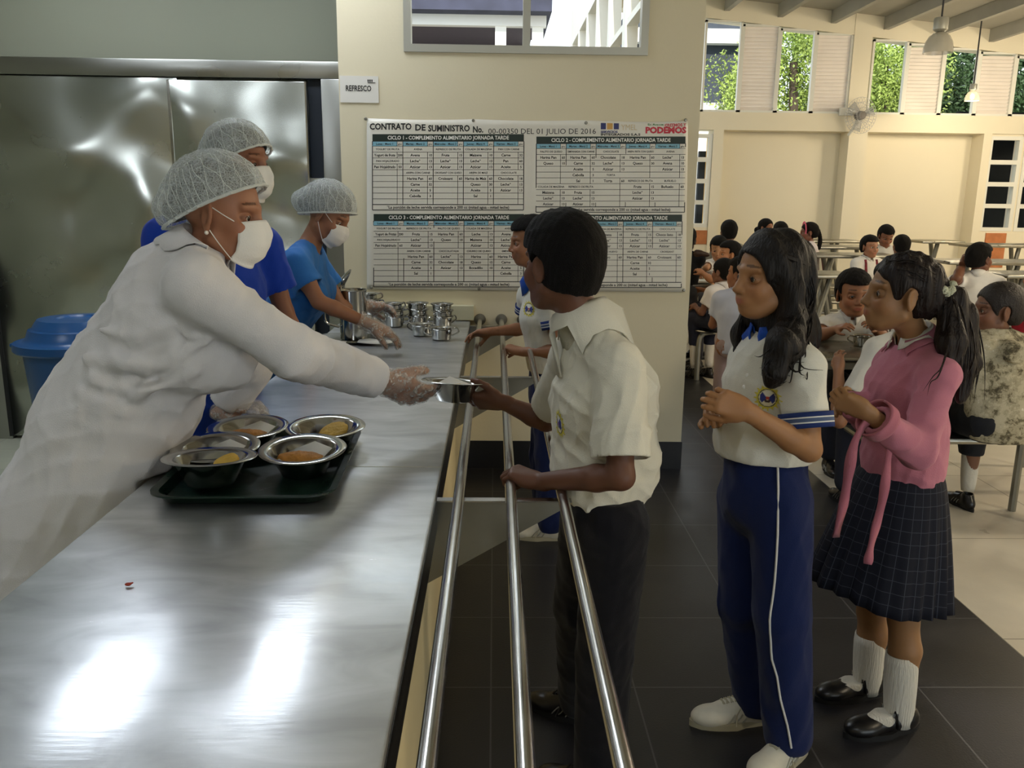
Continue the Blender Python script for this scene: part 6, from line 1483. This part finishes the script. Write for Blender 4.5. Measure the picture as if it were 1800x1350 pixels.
for i,(px,py,lv,lb) in enumerate(cups):
    x,y=pc(px,py); y=min(y,YW-.15); cup(lb,x,y,.902+(lv-1)*.034,1.0,rz=i*.5-.3)
# napkins under the gloved hand
for i,(px,py,lb) in enumerate(((662,604,'white napkin under the glove of the woman in light blue'),(575,606,'crumpled napkin on the platter beside the jug'))):
    p=az(px,py,.905); M=Matrix.Translation(p)
    g=MB(); rg=np.random.default_rng(i); vs=[M@Vector((x*.085,y*.05,.006+.012*rg.uniform())) for y in (-1,-.3,.4,1) for x in (-1,-.5,0,.5,1)]; fs=[(j*5+k,j*5+k+1,(j+1)*5+k+1,(j+1)*5+k) for j in range(3) for k in range(4)]
    g.add(vs,fs); o=g.build('paper_napkin',M_nap,None,ang=180); o.modifiers.new('t','SOLIDIFY').thickness=.001; setp(o,lb,'napkin')
# ---------------------------------------------------------------- tables, stools and children in the dining hall
def stool(label,px,py,rz=0):
    p=az(px,py,.46); t=thing('round_stool',label,'stool',(p.x,p.y,0),group=None); T=Matrix.Translation((p.x,p.y,0))@Matrix.Rotation(rz,4,'Z')
    MB().lathe([(0,.435),(.155,.435),(.168,.44),(.172,.45),(.165,.458),(.14,.455),(0,.45)],32,T).build('seat',M_tube,t)
    MB().tube([T@Vector(q) for q in smoothpath([(-.13,0,.0),(-.13,0,.33),(-.10,0,.41),(-.04,0,.43)],5)],.024,10).build('leg',M_tleg,t)
    MB().tube([T@Vector(q) for q in smoothpath([(.13,0,.0),(.13,0,.33),(.10,0,.41),(.04,0,.43)],5)],.024,10).build('leg',M_tleg,t)
    MB().tube([T@Vector((-.04,0,.43)),T@Vector((.04,0,.43))],.024,10).build('crossbar',M_tleg,t)
    return t
stool('round steel stool carrying the small girl with black bun',1252,578,.3)
stool('round steel stool left of the small girl with black bun',1226,551,.3)
def table2(label,pa,pb,py,Y,z,w=.62):
    a=at(pa,py,Y); b=at(pb,py,Y); t=thing('dining_table',label,'table',((a.x+b.x)/2,Y,0),group=None); x0,x1=min(a.x,b.x),max(a.x,b.x); z=z or a.z
    MB().box((x0,Y,z-.03),(x1,Y+w,z),bev=.012).build('tabletop',M_ttop,t); MB().box((x0+.03,Y+.02,z-.07),(x1-.03,Y+.045,z-.03)).build('apron',M_tleg,t,smooth=False)
    for xx in (x0+.15,x1-.15):
        for yy in (Y+.08,Y+w-.08): MB().tube([(xx,yy,0),(xx,yy,z-.03)],.022,8).build('leg',M_tleg,t)
    return t,z
table2('grey dining table with a white tray beside the small girl with black bun',1120,1256,499,8.15,None,.6)
table2('grey dining table where two children lean together',1120,1262,468,9.0,None,.5)
table2('grey dining table farthest back beyond the wall corner',1120,1262,447,9.9,None,.5)
a=at(1225,494,8.3); setp(MB().box((a.x-.14,8.2,a.z-.012),(a.x+.12,8.42,a.z+.008),bev=.005).build('food_tray',M_white),'white food tray on the grey table at the wall corner','tray')
# big near table with benches
TN,zn=table2('dark steel dining table between the two girls and the boy facing the camera',1385,1990,610,4.42,.78,.62)
g=thing('steel_bench','long steel bench under the girl in the camouflage hoodie','bench',(3.2,4.1,0)); x0,x1=at(1500,765,4.1).x,at(1990,765,4.1).x
MB().box((x0,3.98,.425),(x1,4.24,.46),bev=.016).build('seat',M_ttop,g)
for xx in (x0+.2,x1-.5):
    MB().tube([(xx,4.02,0),(xx,4.02,.43)],.02,8).build('leg',M_tleg,g); MB().tube([(xx,4.2,0),(xx,4.2,.43)],.02,8).build('leg',M_tleg,g)
def kid(label,px,py,Y,f,hf=None,s=.8,hs=.9,skin='94684c',shirt='d8d6d0',legs='1b1d2a',hair='short',arms=None,coarse=1,lift=0,group=None,sit=True,hcol=None,floorlegs=True,headup=None,lean=0,socks=None,name='person',camo=None,back=None):
    c=A(px,py,Y); f=nrm(f); l=np.cross([0,0,1],f); hf=f if hf is None else hf
    t=thing(name,label,'person',(c[0],c[1],0),group=group)
    neck=c+np.array([0,0,-.135*hs])-f*(.02+lean*.03); chest=neck+np.array([0,0,-.16*s])-f*(.01+lean*.10); pel=chest+np.array([0,0,-.27*s])-f*(.03+lean*.12)
    if sit: pel[2]=max(pel[2],.56); 
    J=dict(head=c,neck=neck,chest=chest,pel=pel)
    if headup is not None: J['hup']=nrm(headup)
    for q,sg in (('l',1),('r',-1)):
        J['s'+q]=neck+l*sg*.145*s+np.array([0,0,-.055*s]); e=(arms or {}).get('e'+q); w=(arms or {}).get('w'+q)
        J['e'+q]=np.array(e) if e is not None else J['s'+q]+l*sg*.05*s+f*.08*s+np.array([0,0,-.22*s]); J['w'+q]=np.array(w) if w is not None else J['e'+q]+f*.2*s-l*sg*.06*s+np.array([0,0,.03])
        if sit: J['h'+q]=pel+l*sg*.075*s; J['k'+q]=pel+l*sg*.10*s+f*.36*s+np.array([0,0,-.01]); J['a'+q]=np.array([J['k'+q][0]-f[0]*.03,J['k'+q][1]-f[1]*.03,max(.08,J['k'+q][2]-.42)])
        else: J['k'+q]=pel+l*sg*.08*s+[0,0,-.36*s]; J['a'+q]=np.array([J['k'+q][0],J['k'+q][1],.08])
    h,hh=(.010,.0055) if coarse else (.0065,.0038)
    H=[dict(w=J['w'+q],d=J['w'+q]-J['e'+q],pn=nrm(-l*sg*.5+np.array([0,0,-.8])),side=sg*1,s=.78,fine=0,curl=(.5,.5,.5,.5),**{'from':J['e'+q]}) for q,sg in (('l',1),('r',-1))]
    b,Fm=body(t,J,s,f,skin,hf,hs,kid=.8,h=h,hh=hh,hands=H if coarse<2 else None,rn=.042,legs=True,seat=.47 if sit else None)
    m=M_hairs if hcol is None else mat('hair_'+hcol,hcol,.55,bump=.5,bscale=150)
    if hair=='short': short_hair(t,c,Fm,hs,m=m,h=hh,th=.016,fringe=.045)
    else:
        L=lambda x,y,z: loc(c,Fm,x,y,z,hs); v=Vol(c-.3,c+.3,hh); v.ell(L(-.018,0,.034),np.array([.101,.080,.090])*hs,Fm,k=0,off=.007); v.ell(L(-.06,0,-.01),np.array([.055,.064,.065])*hs,Fm,k=.02,off=.006)
        v.ell(L(.112,0,-.025),np.array([.088,.10,.094])*hs,Fm,k=.012,mode='s'); v.box(L(.06,0,-.09),np.array([.07,.12,.07]),Fm,rd=.02,k=.01,mode='s')
        for q in (-1,1): v.ell(L(-.002,q*.085,-.012),np.array([.028,.03,.038])*hs,Fm,k=.008,mode='s')
        v.cut(L(0,0,-.065),-Fm[2])
        if hair=='bun': v.ell(L(-.125,0,.01),(.042,.042,.042),k=.008)
        if hair=='braid':
            pp=[L(-.115,0,.02),L(-.145,0,-.05),L(-.14,0,-.12),L(-.13,0,-.19)]
            for i in range(9): v.ell(lerp(pp[0],pp[3],i/8)-Fm[0]*.018*math.sin(PI*i/8),(.024,.024,.024),k=.003)
        if hair=='pony': v.chain([L(-.11,0,.01),L(-.155,0,-.03),L(-.15,0,-.15)],[.022,.036,.012],.01)
        v.wave(.0018,cnoise(3,120,5)); meshobj('hair',[v.mesh()],m,t,smooth=1)
    sm=mat('cloth_'+shirt,shirt,.85,bump=.2,bscale=300,var=.06,vscale=8,spec=.2) if camo is None else camo
    sh=polo(t,J,s,f,None,m=sm,off=.014 if camo is None else .034,hemz=(pel[2]-.06 if camo is None else .485),frac=(.6,.6) if camo is None else (.9,.9),sr=(.055,.062),h=max(h*.9,.006),seed=int(px)%50,kn=70,amp=.004,openr=.05)
    if coarse<2 and camo is None: fold_collar(t,sh,J,f,sm,r=.052,drop=.04,lean=.3,up=-.004)
    trousers(t,J,s,f,mat('cloth_'+legs,legs,.85,bump=.2,bscale=300),h=h*1.1,hipr=.122 if camo is None else .10,top=.08 if not sit else .12,r=(.09,.08,.07) if socks is None else (.10,.09,.045),bot=.05 if socks is None else .30,seat=.47 if sit else None)
    for q in 'lr':
        if socks: sock(t,lerp(J['k'+q],J['a'+q],.2),J['a'+q]+np.array([0,0,-.03]),.045,.032,mat('sock_'+socks,socks,.9,bump=.4,bscale=60))
        o=shoe(t,J['a'+q],J['a'+q]+f,M_blk,M_blks,.85,kind='sneaker')
    return t,J,Fm,sh
kid('boy looking at the camera over two steel bowls between the two girls',1500,516,4.98,(-.05,-1,0),(-.05,-1,-.12),s=.95,hs=1.12,skin='8f6246',coarse=0,arms=dict(el=A(1560,600,4.85),wl=A(1535,575,4.7),er=A(1440,590,4.85),wr=A(1472,578,4.72)),lean=.5)
cup('steel bowl in front of the boy looking at the camera',*az(1487,588,zn)[:2],zn,s=.95,group=None)
cup('nearest steel bowl on the dark dining table beside the girl in pink',*az(1516,608,zn)[:2],zn,s=1.05,group=None)
kid('boy in white shirt seated with his back turned behind the girl in pink',1592,548,4.10,(-.1,1,0),s=1.0,hs=.95,shirt='d9d6cc',coarse=0,arms=dict(el=A(1475,740,4.0),wl=A(1474,650,4.1)),lean=.3)
M_camo=bpy.data.materials.new('camouflage_cloth'); M_camo.use_nodes=True; nt=M_camo.node_tree; b_=nt.nodes['Principled BSDF']; b_.inputs['Roughness'].default_value=.9
tc=nt.nodes.new('ShaderNodeTexCoord'); n1=nt.nodes.new('ShaderNodeTexNoise'); n1.inputs['Scale'].default_value=11; n1.inputs['Detail'].default_value=8; n1.inputs['Roughness'].default_value=.75; nt.links.new(tc.outputs['Object'],n1.inputs[0])
nt.links.new(ramp(nt,n1.outputs[0],[(0,'4a4434'),(.40,'6d6650'),(.455,'a79f86'),(.52,'bdb59b'),(.62,'d8d3c2')]),b_.inputs['Base Color'])
tC,JC,FC,shC=kid('girl in a camouflage hoodie seated on the steel bench at the right edge',1752,545,4.05,(-.08,1,0),(-.96,.10,-.02),s=1.02,hs=1.08,skin='7d5844',hair='pony',hcol='170e0b',coarse=0,camo=M_camo,legs='16181f',socks='cbc8bd',lean=.4,arms=dict(el=A(1690,690,4.1),wl=A(1700,700,4.35)))
v=Vol(JC['neck']-.2,JC['neck']+.2,.006); v.cone(JC['neck']-FC[1]*.10-np.array([0,.09,.03]),JC['neck']+FC[1]*.08-np.array([0,.09,.03]),.055,.055,.02); v.cone(JC['neck']+np.array([-.09,-.06,-.03]),JC['neck']+np.array([.09,-.06,-.03]),.06,.06,.03); v.wave(.006,fnoise(8,80,4)); meshobj('hood',[v.mesh()],M_camo,shC,smooth=2)
kid('boy in a white shirt leaning away with one arm raised, beyond the pink girl',1722,455,6.6,(.45,.9,0),(.92,.38,0),s=1.0,hs=.98,skin='6f4836',shirt='e2e0dc',sit=True,coarse=1,arms=dict(el=A(1682,490,6.5),wl=A(1695,455,6.7)))
t_,J_,F_k,sh_=kid('small boy with dark red patterned braces on a white shirt',1529,434,8.6,(.25,-1,0),(.3,-1,-.05),s=.85,hs=.92,skin='a3745a',shirt='e4e2de',coarse=1)
for q in (-1,1):
    bv=bvh_of(sh_); l_=np.cross([0,0,1],nrm((.25,-1,0))); pts=[]
    for k in range(9):
        o0=Vector(lerp(J_['neck']+np.array([0,0,.0]),J_['pel']+np.array([0,0,.05]),k/8)+l_*q*.065+np.array([.1,-.4,0])*1.0); h_=bv.ray_cast(o0,Vector((-.24,.97,0)),.7)
        if h_[0]: pts.append(h_[0]+Vector((0,-.004,0)))
    if len(pts)>3: MB().tube(pts,.014,6,flat=.25,upv=(0,-1,0)).build('braces',mat('braces_red','7d2030',.8,var=.5,vscale=40),sh_)
kid('boy bending over his food behind the boy with red braces',1557,415,9.5,(-.1,-1,0),(0,-.9,-.45),s=.85,hs=.95,skin='8c5f48',coarse=2)
kid('child with dark hair seen from behind right of the boy with red braces',1584,433,9.0,(.1,1,0),s=.85,hs=.95,coarse=2)
tK,JK,FK,shK=kid('girl with pink headband and braid in a pink and white top',1421,409,9.4,(-.9,.1,0),(-.95,.1,-.05),s=.88,hs=.9,skin='7d5240',shirt='e9dfe0',hair='braid',coarse=2,legs='e2406e')
cK=JK['head']; rg_=[loc(cK,FK,.03*math.cos(0)+.0+(.028-.02*abs(math.cos(a)))*0+.02,.088*math.cos(a),.035+.088*math.sin(a),.93) for a in np.linspace(-.5,PI+.5,24)]; MB().tube(rg_,.012,8,flat=.5).build('headband',mat('pink_band','e0607a',.7),tK)
kid('child with dark hair and white top facing the camera by the far recess',1347,401,10.3,(.3,-1,0),(.5,-.85,0),s=.85,hs=.9,skin='9a6b50',shirt='ece2e2',coarse=2,hair='pony')
kid('child with close cropped hair turned away behind the dark haired girl',1371,408,9.7,(0,1,0),s=.85,hs=.92,coarse=2)
kid('child in a grey top with round dark hair turned away at the left far table',1281,408,9.2,(.1,1,0),s=.85,hs=1.0,skin='6b4a3c',shirt='8f8b80',coarse=2)
kid('child with a dark fringe in white leaning on the left far table',1263,437,8.75,(-.6,-.6,0),(-.3,-.9,-.3),s=.85,hs=1.0,skin='b58664',shirt='e6e2dc',coarse=1,arms=dict(er=A(1242,470,8.6),wr=A(1236,478,8.7)))
kid('child laughing in profile beside the child with a dark fringe',1281,447,7.9,(-.9,.25,0),(-.95,-.1,.02),s=.9,hs=.98,skin='b27c58',shirt='b98a66',coarse=1,arms=dict(el=A(1250,492,7.8),wl=A(1235,480,7.9)))
kid('small girl with black bun and white socks on the round stool',1270,478,7.35,(-.4,.9,0),(-.6,.75,0),s=.82,hs=.95,skin='7d5644',shirt='dfdce0',hair='bun',coarse=1,legs='191d33',socks='d8d5d0')
kid('child in a pale blue shirt partly hidden behind the girl with loose hair',1302,482,6.1,(.3,1,0),(-.7,.7,0),s=.9,hs=1.0,skin='8d6048',shirt='b9c4e4',coarse=1,legs='9a8a92')
kid('child in a black jacket half hidden behind the wall corner',1208,422,8.3,(.4,.9,0),s=.9,hs=1.0,skin='3c2a22',shirt='18181b',coarse=2,arms=dict(er=A(1225,445,8.2),wr=A(1244,448,8.2)))
kid('child in dark clothes with black shoes at the wall corner beside the stool',1190,478,7.9,(.1,.99,0),s=.9,hs=1.0,skin='7d5644',shirt='2a2a2e',coarse=2,legs='17181c',socks='d0ccc6')
kid('child in a red top cut off by the right edge of the hall',1822,488,6.3,(0,1,0),s=.95,hs=.95,shirt='8c1f2c',coarse=2)
